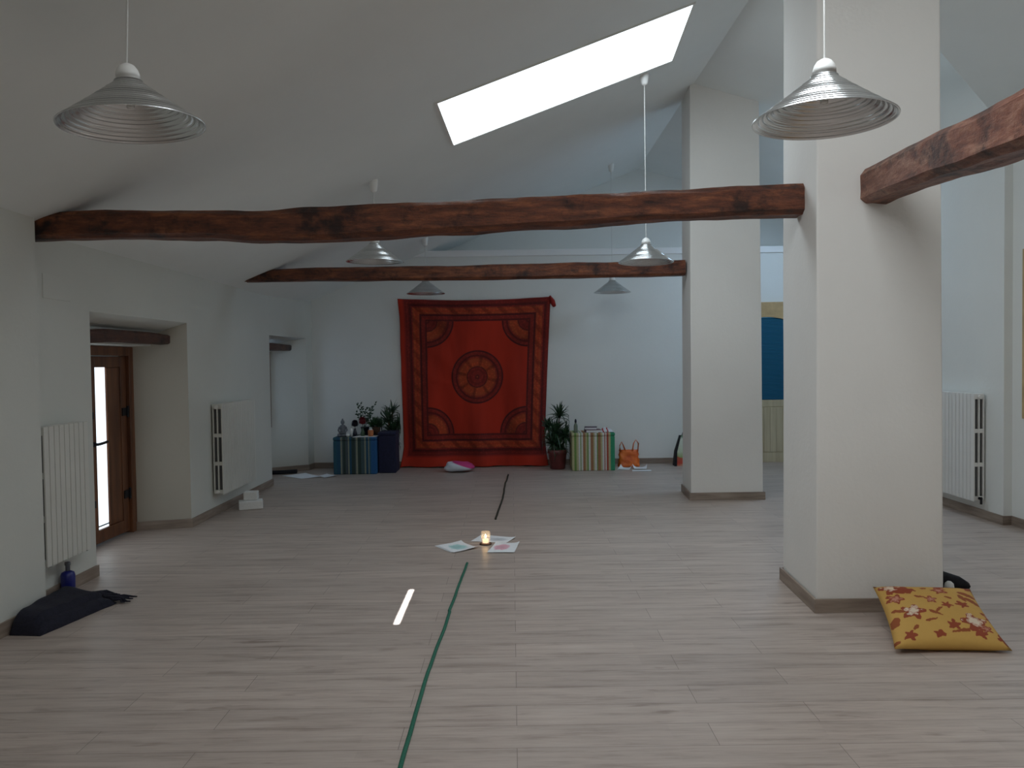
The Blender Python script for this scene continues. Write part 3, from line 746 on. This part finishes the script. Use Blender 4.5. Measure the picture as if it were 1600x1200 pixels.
# things on the right pouf
t = thing('glass_bottle', 'small dark-capped bottle at the left end of the red striped pouf', 'bottle', (.865, 10.86, HR))
M['botgl'] = mat('cloudy green bottle', (.16, .20, .15), .2)
obj('bottle_body', lathe(nb(), [(0, 0), (.026, 0), (.027, .01), (.027, .09), (.022, .11), (.013, .125), (.012, .14), (0, .14)], 20), 'botgl', t, smooth=True)
obj('cap', lathe(nb(), [(0, .138), (.015, .138), (.015, .165), (.008, .185), (0, .187)], 16), 'darkvase', t, smooth=True)
M['purple'] = soft('dark purple cloth', (.060, .030, .075), .7, .2, 20)
M['plum'] = soft('plum cover', (.10, .025, .055), .6, .2, 20)
def book(x, y, z, w, d, h, rz, cover, label):
    t = thing('book', label, 'book', (x, y, z), rz, None)
    bm = nb(); box(bm, -w / 2, w / 2, -d / 2, d / 2, 0, .004); box(bm, -w / 2, w / 2, -d / 2, d / 2, h - .004, h); box(bm, -w / 2, -w / 2 + .004, -d / 2, d / 2, 0, h)
    obj('cover', bm, cover, t)
    obj('pages', box(nb(), -w / 2 + .005, w / 2 - .006, -d / 2 + .006, d / 2 - .006, .004, h - .004), 'paper', t)
book(1.10, 10.90, HR, .21, .17, .038, .08, 'plum', 'plum-coloured book lying under the purple one on striped pouf')
book(1.075, 10.90, HR + .0385, .17, .14, .034, -.10, 'purple', 'dark purple book lying on top of the plum book')
M['redwhite'] = stripes('red white paper', [(3, (.75, .76, .78)), (1, (.45, .05, .05)), (2, (.75, .76, .78)), (1, (.4, .06, .05)), (5, (.75, .76, .8))], -.12, .12)
def crumple(name, label, cat, x, y, z, w, d, h, mt, seed, n=14):
    bm = nb(); g = []
    for j in range(n + 1):
        row = []
        for i in range(n + 1):
            u, vv = i / n - .5, j / n - .5
            px = u * w; py = vv * d; zz = h * (.5 + .8 * noise.noise(Vector((u * 3 + seed, vv * 3, seed)))) * max(0, 1 - (2 * u) ** 4) * max(0, 1 - (2 * vv) ** 4) + .003
            row.append(bm.verts.new((px, py, max(zz, .003))))
        g.append(row)
    for j in range(n):
        for i in range(n): bm.faces.new([g[j][i], g[j][i + 1], g[j + 1][i + 1], g[j + 1][i]])
    o = obj(name, bm, mt, smooth=True); o.location = (x, y, z); o.modifiers.new('thick', 'SOLIDIFY').thickness = .003
    return tag(o, label, cat)
crumple('crumpled_paper', 'crumpled white paper with red print at right end of red striped pouf', 'paper', 1.29, 10.93, HR + .003, .17, .22, .055, 'redwhite', 2.2)
bm = nb(); bmesh.ops.create_icosphere(bm, subdivisions=2, radius=.018, matrix=Matrix.Translation((1.14, 10.79, HR + .018)))
tag(obj('tealight', lathe(nb(), [(0, 0), (.019, 0), (.019, .016), (.004, .016), (.003, .022), (0, .023)], 18, (1.145, 10.78, HR)), 'foam', smooth=True), 'tiny white tealight in front of the stacked books', 'candle'); bm.free()

# orange bag
t = thing('plastic_bag', 'bright orange plastic carrier bag with two handles on floor by far wall', 'bag', (1.63, 11.15, 0), .05)
m = M['obag'] = mat('orange polythene', (.72, .13, .012), .35, **{'Subsurface Weight': .0})
h_ = noisy(m, 9, 4); ln(m, ramp(m, h_, [(.3, (.55, .075, .008)), (.7, (.85, .20, .03))]), B(m).inputs['Base Color']); bump(m, h_, .8, .02)
rings = []
for k in range(11):
    f = k / 10; z = .235 * f; w = .155 - .022 * f + .006 * math.sin(k * 2); dd = .075 - .045 * f
    rings.append([(w * math.copysign(abs(math.cos(a)) ** .6, math.cos(a)) + .005 * math.sin(a * 5 + k), dd * math.copysign(abs(math.sin(a)) ** .7, math.sin(a)) + .006 * math.sin(a * 4 + k * 1.3), z + .001) for a in [2 * PI * q / 28 for q in range(28)]])
obj('bag_body', loft(nb(), rings), 'obag', t, smooth=True)
for s, top in ((-1, .350), (1, .375)):
    bm = nb(); base_x = s * .088
    pts = [(base_x - .035, -.01, .22), (base_x - .030 + s * .01, -.012, top - .05), (base_x + s * .012, -.012, top), (base_x + .030 + s * .02, -.01, top - .05), (base_x + .040, -.008, .22)]
    tube(bm, pts, [.036, .024, .014, .024, .036], 8, .3); obj('bag_handle', bm, 'obag', t, smooth=True)
# bag by the column
M['bagpic'] = mat('printed bag', rough=.5)
m = M['bagpic']; tc = nd(m, 'TexCoord'); sp = nd(m, 'SeparateXYZ'); ln(m, tc.outputs['Object'], sp.inputs[0])
nz = noisy(m, 14, 3)
hz = N(T(m), sp.outputs[2]) * 2.0 + (N(T(m), nz) - .5) * .3
ln(m, ramp(m, hz.s, [(0, (.55, .30, .20)), (.08, (.55, .06, .03)), (.22, (.50, .09, .05)), (.26, (.30, .40, .16)), (.45, (.55, .62, .45)), (.75, (.65, .68, .60)), (.85, (.12, .2, .12))]), B(m).inputs['Base Color'])
t = thing('shopping_bag', 'upright printed shopping bag with black side, half hidden behind far column', 'bag', (2.47, 11.16, 0))
bm = nb(); loft(bm, [[(-.17, -.07, .001), (.17, -.07, .001), (.17, .09, .001), (-.17, .09, .001)], [(-.165, -.06, .2), (.17, -.06, .2), (.17, .08, .2), (-.16, .08, .2)], [(-.10, -.02, .43), (.15, -.02, .43), (.15, .03, .43), (-.10, .03, .43)]])
obj('bag_body', bm, 'bagpic', t)
bm = nb(); loft(bm, [[(-.205, -.068, .001), (-.172, -.072, .001), (-.172, .09, .001), (-.205, .08, .001)], [(-.19, -.055, .2), (-.166, -.062, .2), (-.163, .08, .2), (-.185, .07, .2)], [(-.125, -.02, .43), (-.102, -.022, .43), (-.102, .03, .43), (-.125, .02, .43)]])
obj('side_panel', bm, 'black', t, label='black side panel')
bm = nb(); tube(bm, [(-.09, 0, .42), (-.06, 0, .50), (0, 0, .53), (.07, 0, .50), (.10, 0, .42)], .006, 6); obj('handle', bm, 'black', t)

# ---------------------------------------------------------------- papers on floor
def sheet(pts, label, mt='paper', lift=.004, curl=.012, name='paper_sheet', group=None, n=8):
    """pts: 4 floor corners (x,y)"""
    cx = sum(p[0] for p in pts) / 4; cy = sum(p[1] for p in pts) / 4
    bm = nb(); uvl = bm.loops.layers.uv.new('UVMap'); g = []
    a, b, c, d = [Vector(p) - Vector((cx, cy)) for p in pts]
    for j in range(n + 1):
        row = []
        for i in range(n + 1):
            u, w = i / n, j / n; p = a.lerp(b, u).lerp(d.lerp(c, u), w)
            row.append(bm.verts.new((p.x, p.y, curl * ((2 * u - 1) ** 2 * w) ** 2 + .0005)))
        g.append(row)
    for j in range(n):
        for i in range(n):
            f = bm.faces.new([g[j][i], g[j][i + 1], g[j + 1][i + 1], g[j + 1][i]])
            for lp, (x, y) in zip(f.loops, ((i, j), (i + 1, j), (i + 1, j + 1), (i, j + 1))): lp[uvl].uv = (x / n, y / n)
    o = obj(name, bm, mt, smooth=True); o.location = (cx, cy, lift); return tag(o, label, 'paper', group)
def drawn(name, col, cx, cy, r, seed):
    m = mat(name, (.82, .83, .85), .8); tc = nd(m, 'TexCoord'); sp = nd(m, 'SeparateXYZ'); ln(m, tc.outputs['UV'], sp.inputs[0])
    u = N(T(m), sp.outputs[0]) - cx; w = N(T(m), sp.outputs[1]) - cy
    dist = ((u * u) + (w * w)).m('SQRT')
    nz = nd(m, 'TexNoise', Scale=7.0, Detail=4.0); mp = nd(m, 'Mapping'); mp.inputs['Location'].default_value = (seed, 0, 0); ln(m, tc.outputs['UV'], mp.inputs[0]); ln(m, mp.outputs[0], nz.inputs['Vector'])
    k = (dist + (N(T(m), nz.outputs[0]) - .5) * .35) / r
    c1 = ramp(m, k.s, [(.0, tuple(x * .8 for x in col)), (.7, col), (1.0, (.82, .83, .85))])
    vo = nd(m, 'TexVoronoi', Scale=12.0); ln(m, tc.outputs['UV'], vo.inputs['Vector'])
    c1 = mixc(m, .35, c1, ramp(m, vo.outputs['Distance'], [(.10, (.5, .55, .6)), (.25, (1, 1, 1))]), 'MULTIPLY')
    ln(m, c1, B(m).inputs['Base Color']); return m
M['pt'] = drawn('teal drawing', (.42, .66, .66), .5, .5, .36, 1); M['pp'] = drawn('pink drawing', (.75, .42, .50), .38, .55, .34, 4); M['pg'] = drawn('faint drawing', (.60, .62, .66), .62, .5, .3, 8)
GRP = None
sheet([(-.655, 6.455), (-.50, 6.215), (-.32, 6.37), (-.475, 6.585)], 'blank white sheet peeking out under the teal drawing', 'paper', .002, .0)
sheet([(-.628, 6.440), (-.479, 6.200), (-.290, 6.345), (-.441, 6.565)], 'white sheet with a teal drawing, left of the candle', 'pt', .006, .014)
sheet([(-.365, 6.60), (-.069, 6.515), (.015, 6.705), (-.271, 6.845)], 'white sheet with faint drawing lying behind the candle', 'pg', .003, .01)
sheet([(-.217, 6.190), (-.001, 6.180), (.045, 6.500), (-.148, 6.500)], 'white sheet with a pink drawing, right of the candle', 'pp', .006, .014)
sheet([(-3.12, 10.66), (-2.77, 10.36), (-2.53, 10.52), (-2.85, 10.86)], 'white sheet on the floor nearest the far left niche', 'paper', .004, .01)
sheet([(-2.60, 10.58), (-2.48, 10.38), (-2.34, 10.60), (-2.52, 10.70)], 'white sheet on floor in front of blue striped pouf corner', 'paper', .010, .01)
sheet([(1.42, 10.84), (1.58, 10.78), (1.65, 10.96), (1.50, 11.02)], 'white sheet lying against the orange bag, left one', 'paper', .004, .05)
sheet([(1.66, 10.83), (1.82, 10.80), (1.86, 10.98), (1.66, 11.02)], 'white sheet beside the orange bag, right one', 'paper', .009, .05)
sheet([(1.60, 10.62), (1.86, 10.62), (1.87, 10.75), (1.62, 10.76)], 'white sheet on floor in front of the other two by orange bag', 'paper', .004, .0)

# candle in glass
t = thing('candle_glass', 'lit candle in a clear glass on a small dark coaster amid the papers', 'candle', (-.235, 6.49, 0))
obj('coaster', lathe(nb(), [(0, .001), (.050, .001), (.050, .009), (0, .009)], 28), 'brownpot', t, smooth=False)
obj('glass', lathe(nb(), [(0, .0095), (.030, .0095), (.036, .02), (.039, .105), (.0365, .105), (.034, .022), (.028, .014), (0, .014)], 32), 'glass', t, smooth=True)
ca = obj('candle', lathe(nb(), [(0, .0145), (.024, .0145), (.024, .045), (0, .044)], 20), 'wax', t, smooth=True)
obj('flame', lathe(nb(), [(0, .050), (.006, .056), (.008, .064), (.005, .078), (0, .088)], 12), 'flame', ca, smooth=True)

# ropes
def rope(pts, r, mt, label):
    v_ = [Vector(p) for p in pts]; out = []
    for i in range(len(v_) - 1):
        n = max(2, int((v_[i + 1] - v_[i]).length / .05))
        for k in range(n):
            p = v_[i].lerp(v_[i + 1], k / n); w = noise.noise(Vector((p.x * 2, p.y * 3.5, 1))) * .004
            out.append((p.x + w, p.y, r * .75))
    out.append((v_[-1].x, v_[-1].y, r * .75))
    o = obj('rope', tube(nb(), out, r, 8, .75), mt, smooth=True); return tag(o, label, 'rope')
rope([(-.068, 10.45), (-.085, 9.9), (-.10, 9.75), (-.118, 8.65), (-.174, 7.50)], .010, 'rope2', 'dark rope on the floor between candle papers and the far wall')
rope([(-.349, 5.865), (-.374, 5.3), (-.396, 4.74), (-.391, 4.71), (-.405, 4.3), (-.427, 3.80), (-.430, 3.3), (-.432, 2.90), (-.43, 2.5), (-.42, 2.1)], .0095, 'rope', 'long straight dark green rope on floor leading toward the camera')

# ---------------------------------------------------------------- cushions
def cushion(name, label, corners, thick, mt, n=26, cat='cushion', pinch=.03):
    bm = nb(); uvl = bm.loops.layers.uv.new('UVMap')
    a, b, c, d = [Vector(p) for p in corners]; nrm = (b - a).cross(d - a).normalized()
    lay = []
    for s in (1, -1):
        g = []
        for j in range(n + 1):
            row = []
            for i in range(n + 1):
                u, w = i / n, j / n; uu, ww = 2 * u - 1, 2 * w - 1
                u2 = u - pinch * uu * (1 - ww * ww) ; w2 = w - pinch * ww * (1 - uu * uu)
                p = a.lerp(b, u2).lerp(d.lerp(c, u2), w2)
                bul = (max(0, 1 - uu * uu) * max(0, 1 - ww * ww)) ** .42
                bul += .06 * noise.noise(Vector((uu * 2.2, ww * 2.2, s))) * (bul > .05)
                p = p + nrm * s * thick * .5 * bul
                p.z = max(p.z, .004)
                row.append(p)
            g.append(row)
        lay.append(g)
    V0 = [[bm.verts.new(p) for p in row] for row in lay[0]]
    V1 = [[(V0[j][i] if i in (0, n) or j in (0, n) else bm.verts.new(lay[1][j][i])) for i in range(n + 1)] for j in range(n + 1)]
    for G_, flip in ((V0, False), (V1, True)):
        for j in range(n):
            for i in range(n):
                q = [(i, j), (i + 1, j), (i + 1, j + 1), (i, j + 1)]
                if flip: q = q[::-1]
                f = bm.faces.new([G_[y][x] for x, y in q])
                for lp, (x, y) in zip(f.loops, q): lp[uvl].uv = (x / n, y / n)
    o = obj(name, bm, mt, smooth=True); return tag(o, label, cat)
m = M['floral'] = mat('yellow floral cotton', (.72, .42, .06), .85)
tc = nd(m, 'TexCoord'); uvv = tc.outputs['UV']
wn = nd(m, 'TexNoise', Scale=11.0, Detail=5.0, Roughness=.7); ln(m, uvv, wn.inputs['Vector'])
sub = nd(m, 'VectorMath', operation='SUBTRACT'); ln(m, wn.outputs['Color'], sub.inputs[0]); sub.inputs[1].default_value = (.5, .5, .5)
scl = nd(m, 'VectorMath', operation='SCALE'); ln(m, sub.outputs[0], scl.inputs[0]); scl.inputs['Scale'].default_value = .11
add = nd(m, 'VectorMath', operation='ADD'); ln(m, uvv, add.inputs[0]); ln(m, scl.outputs[0], add.inputs[1])
YE, RE, PK, WH = (.60, .35, .085), (.30, .055, .018), (.56, .25, .17), (.76, .63, .48)
scl.inputs['Scale'].default_value = .085
FLOWERS = [(0.156, 0.875, 0.095, 'W'), (0.253, 0.848, 0.075, 'R'), (0.122, 0.675, 0.07, 'P'), (0.637, 0.934, 0.045, 'R'), (0.609, 0.835, 0.062, 'P'), (0.467, 0.632, 0.052, 'P'), (0.238, 0.435, 0.09, 'W'), (0.602, 0.544, 0.045, 'R'), (0.763, 0.571, 0.05, 'R'), (0.786, 0.284, 0.105, 'W'), (0.575, 0.234, 0.05, 'R'), (0.153, 0.114, 0.05, 'R'), (0.413, 0.114, 0.042, 'R'), (0.987, 0.102, 0.05, 'R'), (0.949, 0.95, 0.05, 'R'), (0.979, 0.427, 0.055, 'P'), (0.788, 0.14, 0.05, 'R'), (0.322, 0.835, 0.035, 'R'), (0.859, 0.21, 0.05, 'P')]
LEAVES = [(0.886, 0.779, 0.085, 0.022, -0.4), (0.895, 0.66, 0.075, 0.022, -0.8), (0.808, 0.702, 0.06, 0.02, -1.2), (0.049, 0.321, 0.06, 0.028, 1.3), (0.494, 0.455, 0.055, 0.012, 0.8), (0.448, 0.402, 0.06, 0.012, -0.6), (0.388, 0.3, 0.05, 0.012, 0.3), (0.372, 0.691, 0.045, 0.014, -0.4), (0.619, 0.157, 0.08, 0.012, 0.2), (0.115, 0.459, 0.07, 0.012, -0.3), (0.215, 0.203, 0.03, 0.016, 1.0), (0.74, 0.955, 0.07, 0.014, 0.1), (0.051, 0.991, 0.04, 0.016, 0), (0.99, 0.333, 0.045, 0.02, -0.9), (0.463, 0.884, 0.03, 0.012, 0), (0.661, 0.693, 0.03, 0.014, -0.5), (0.012, 0.051, 0.035, 0.015, 0.1)]
sp = nd(m, 'SeparateXYZ'); ln(m, add.outputs[0], sp.inputs[0]); FU = N(T(m), sp.outputs[0]); FV = N(T(m), sp.outputs[1])
v3 = nd(m, 'TexVoronoi', Scale=26.0); ln(m, add.outputs[0], v3.inputs['Vector']); pv = N(T(m), v3.outputs['Distance'])
c1 = mixc(m, .25, YE, ramp(m, N(T(m), wn.outputs[0]).s, [(.3, (.85, .85, .8)), (.7, (1.05, 1.05, 1.05))]), 'MULTIPLY')
for lu, lv_, la, lb, lr in LEAVES:
    la *= 1.2; lb *= 1.45
    du, dv = FU - lu, FV - lv_; cc, ss = math.cos(lr), math.sin(lr)
    e1 = (du * cc + dv * ss) / la; e2 = (dv * cc - du * ss) / lb
    msk = ((e1 * e1) + (e2 * e2)).m('LESS_THAN', 1.0)
    c1 = mixc(m, msk.s, c1, (.30, .075, .018))
for k_, (fu, fv, fr, kind) in enumerate(FLOWERS):
    fr *= 1.38
    du, dv = FU - fu, FV - fv
    rad = ((du * du) + (dv * dv)).m('SQRT') / fr; th = dv.m('ARCTAN2', du)
    edge = (th * (5.0 if fr > .06 else 4.0) + k_ * 1.3).m('SINE') * .22 + .80
    q = rad / edge; msk = q.m('LESS_THAN', 1.0)
    core = {'W': WH, 'P': PK, 'R': RE}[kind]
    k2 = (q * .75 + pv * .55 - dv * (2.2 if kind == 'W' else 1.0)).s
    fc = ramp(m, k2, [(.0, core), (.50, core), (.60, RE if kind != 'W' else PK), (.68, core), (.80, RE)])
    c1 = mixc(m, msk.s, c1, fc)
ln(m, c1, B(m).inputs['Base Color']); bump(m, noisy(m, 14, 3), .25, .01)
cushion('floral_cushion', 'square mustard-yellow cushion printed with red and white flowers, leaning on nearest column', [(1.905, 3.95, .028), (2.485, 3.93, .018), (2.60, 4.50, .165), (2.045, 4.50, .185)], .13, 'floral')
# pink and white cushion
m = M['pinkwhite'] = mat('pink and white cotton', rough=.85)
tc = nd(m, 'TexCoord'); sp = nd(m, 'SeparateXYZ'); ln(m, tc.outputs['Object'], sp.inputs[0])
k = N(T(m), sp.outputs[0]) * .75 + N(T(m), sp.outputs[2]) * 2.2 + .5 - .24
ln(m, ramp(m, k.s, [(.49, (.66, .70, .78)), (.51, (.60, .05, .22))]), B(m).inputs['Base Color'])
bm = nb(); bmesh.ops.create_icosphere(bm, subdivisions=4, radius=1)
for q in bm.verts:
    x, y, z = q.co; e = .75
    q.co = Vector((.185 * math.copysign(abs(x) ** e, x) * (1 + .15 * (z < 0)), .16 * math.copysign(abs(y) ** e, y), .068 * math.copysign(abs(z) ** e, z) * (1 - .35 * x) + .075 + .012 * noise.noise(Vector((x * 2, y * 2, z * 2)))))
    q.co.z = max(q.co.z, .003)
o = obj('round_cushion', bm, 'pinkwhite', smooth=True); o.location = (-.735, 10.86, 0); tag(o, 'small puffy white cushion with a pink top at foot of the tapestry', 'cushion')

# dark blanket
bm = nb(); A_, B_, C_, D_ = Vector((-2.845, 4.42)), Vector((-2.66, 4.40)), Vector((-2.53, 5.0)), Vector((-2.93, 5.12))
n = 24; top = []; bot = []
for j in range(n + 1):
    r1 = []; r2 = []
    for i in range(n + 1):
        u, w = i / n, j / n; p = A_.lerp(B_, u).lerp(D_.lerp(C_, u), w)
        e = (1 - abs(2 * u - 1) ** 8) * (1 - abs(2 * w - 1) ** 10)
        hgt = (.13 - .045 * u * (.4 + w * .6) - .012 * w) * e ** .5 + .010 * noise.noise(Vector((p.x * 9, p.y * 9, 2))) * e
        # step of the upper fold
        if u > .78: hgt *= .62
        r1.append(bm.verts.new((p.x + .01 * noise.noise(Vector((w * 6, u, 5))), p.y, max(hgt, .006)))); 
        r2.append(p)
    top.append(r1)
for j in range(n):
    for i in range(n): bm.faces.new([top[j][i], top[j][i + 1], top[j + 1][i + 1], top[j + 1][i]])
edge = [top[0][i] for i in range(n + 1)] + [top[j][n] for j in range(1, n + 1)] + [top[n][i] for i in range(n - 1, -1, -1)] + [top[j][0] for j in range(n - 1, 0, -1)]
low = [bm.verts.new((q.co.x, q.co.y, .001)) for q in edge]
for k in range(len(edge)): bm.faces.new([edge[k], edge[(k + 1) % len(edge)], low[(k + 1) % len(edge)], low[k]])
bm.faces.new(low)
M['blanket'] = soft('dark navy wool', (.012, .012, .024), .95, .35, 55, .8)
bk = tag(obj('blanket', bm, 'blanket', smooth=True), 'folded dark navy fringed blanket on the floor against the left wall', 'blanket')
bm = nb(); rnd = random.Random(5)
for k in range(34):
    f = k / 33; p = D_.lerp(C_, f); q = Vector((p.x + .085 + rnd.uniform(-.03, .05), p.y + .05 + rnd.uniform(-.07, .06)))
    if f < .35: continue
    z0 = .05 * (1 - abs(2 * f - 1.3)) + .015
    tube(bm, [(p.x - .02, p.y - .02, max(z0, .02)), ((p.x + q.x) / 2, (p.y + q.y) / 2, max(.03, z0 * .9)), (q.x - .02, q.y, .014), (q.x, q.y + .01, .010)], [.011, .008, .006, .004], 6)
obj('fringe', bm, 'blanket', bk, smooth=True)
# blue canister
t = thing('blue_bottle', 'dark blue round canister with short neck standing under the near left radiator', 'bottle', (-2.942, 5.19, 0))
M['bluep'] = mat('blue plastic', (.012, .016, .16), .3)
obj('bottle_body', lathe(nb(), [(0, .001), (.040, .001), (.044, .01), (.044, .135), (.038, .155), (.018, .165), (0, .166)], 28), 'bluep', t, smooth=True)
obj('neck', lathe(nb(), [(0, .160), (.014, .162), (.014, .20), (.018, .203), (.018, .222), (0, .224)], 18), 'grey', t, smooth=True)

# foam blocks
def blockk(x, y, z, w, d, h, rz, label):
    o = obj('foam_block', box(nb(), -w / 2, w / 2, -d / 2, d / 2, 0, h), 'foam', bevel=.008, seg=2); o.location = (x, y, z); o.rotation_euler = (0, 0, rz); return tag(o, label, 'block')
blockk(-2.755, 8.28, .001, .24, .17, .085, .35, 'larger white foam block on the floor under the middle radiator')
blockk(-2.765, 8.33, .0875, .14, .12, .085, .15, 'smaller white block resting on top of the larger foam block')

# black object behind near column with a white tag
t = thing('black_bag', 'small black bag with a white patch poking out behind nearest column', 'bag', (2.74, 5.08, 0))
rings = []
for k in range(9):
    f = k / 8; x = -.17 + .34 * f; hh = .135 * (1 - .55 * max(0, f - .35) / .65) * math.sin(min(1, f * 4 + .3) * PI / 2) * (1 if f < .92 else .75); dd = .07 * (1 - .3 * f)
    rings.append([(x, dd * math.cos(a) + .004 * math.sin(7 * a + k), max(.001, hh * .5 + hh * .5 * math.copysign(abs(math.sin(a)) ** .6, math.sin(a)))) for a in [2 * PI * q / 18 for q in range(18)]])
obj('bag_body', loft(nb(), rings), 'black', t, smooth=True)
bm = nb(); lathe(bm, [(0, 0), (.025, .004), (.030, .03), (.026, .055), (.012, .068), (0, .07)], 18, (.015, -.085, .0)); obj('white_patch', bm, 'foam', t, smooth=True, label='white patch on its side')

# dark rolled mat in the far-left corner niche
bm = nb(); loft(bm, [[(x_, y_ + .028 * math.cos(a), .030 + .028 * math.sin(a)) for a in [2 * PI * q / 16 for q in range(16)]] for x_, y_ in ((-3.30, 10.80), (-3.15, 10.83), (-2.98, 10.90))])
tag(obj('rolled_mat', bm, 'black', smooth=True), 'dark rolled mat on the floor in far left niche', 'mat')

GROUPS = {'pendant_lamp': 'aluminium cone pendant lamps', 'radiator': 'white wall radiators', 'roof_beam': 'rough wooden roof beams', 'lintel_beam': 'niche lintel beams',
          'column': 'white plastered columns', 'paper_sheet': 'white paper sheets on the floor', 'striped_pouf': 'striped cube poufs', 'book': 'books on the striped pouf',
          'foam_block': 'white foam blocks', 'potted_dracaena': 'spiky plants beside the tapestry', 'flower_vase': 'flowers in small vases', 'rope': 'ropes laid on the floor'}
for o in C.objects:
    k = o.name.split('.')[0]
    if o.parent is None and k in GROUPS and 'label' in o.keys(): o['group'] = GROUPS[k]

# ---------------------------------------------------------------- camera, light, colour
cam = bpy.data.cameras.new('camera'); co = bpy.data.objects.new('camera', cam); C.objects.link(co)
cam.sensor_width = 36; cam.lens = 1240 / 1600 * 36; cam.clip_start = .05; cam.clip_end = 100
pitch = math.atan(35 / 1240)
co.matrix_world = Matrix.Translation((0, 0, 1.5)) @ Matrix.Rotation(PI / 2 - pitch, 4, 'X') @ Matrix.Rotation(-.014, 4, 'Z')
SC.camera = co

sun = bpy.data.lights.new('sun', 'SUN'); sun.energy = 60; sun.angle = math.radians(.4); sun.color = (.90, .96, 1.0)
so = bpy.data.objects.new('sun', sun); C.objects.link(so)
S0 = Vector((GX, 2.395, zl(GX) + .05)); S1 = Vector((-.682, 4.87, 0))
so.matrix_world = Matrix.Translation(S0 + (S0 - S1)) @ (S0 - S1).to_track_quat('Z', 'Y').to_matrix().to_4x4()

w = bpy.data.worlds.new('world'); SC.world = w; w.use_nodes = True
nt = w.node_tree; bg = nt.nodes['Background']
sky = nt.nodes.new('ShaderNodeTexSky'); sky.sky_type = 'HOSEK_WILKIE'; nt.links.new(sky.outputs[0], bg.inputs[0]); bg.inputs[1].default_value = .6

SC.view_settings.view_transform = 'Standard'
SC.view_settings.look = 'None'
SC.view_settings.exposure = .14
cy = SC.cycles
cy.use_denoising = True; cy.max_bounces = 12; cy.diffuse_bounces = 8; cy.glossy_bounces = 4; cy.sample_clamp_indirect = 4
cy.caustics_reflective = False; cy.caustics_refractive = False
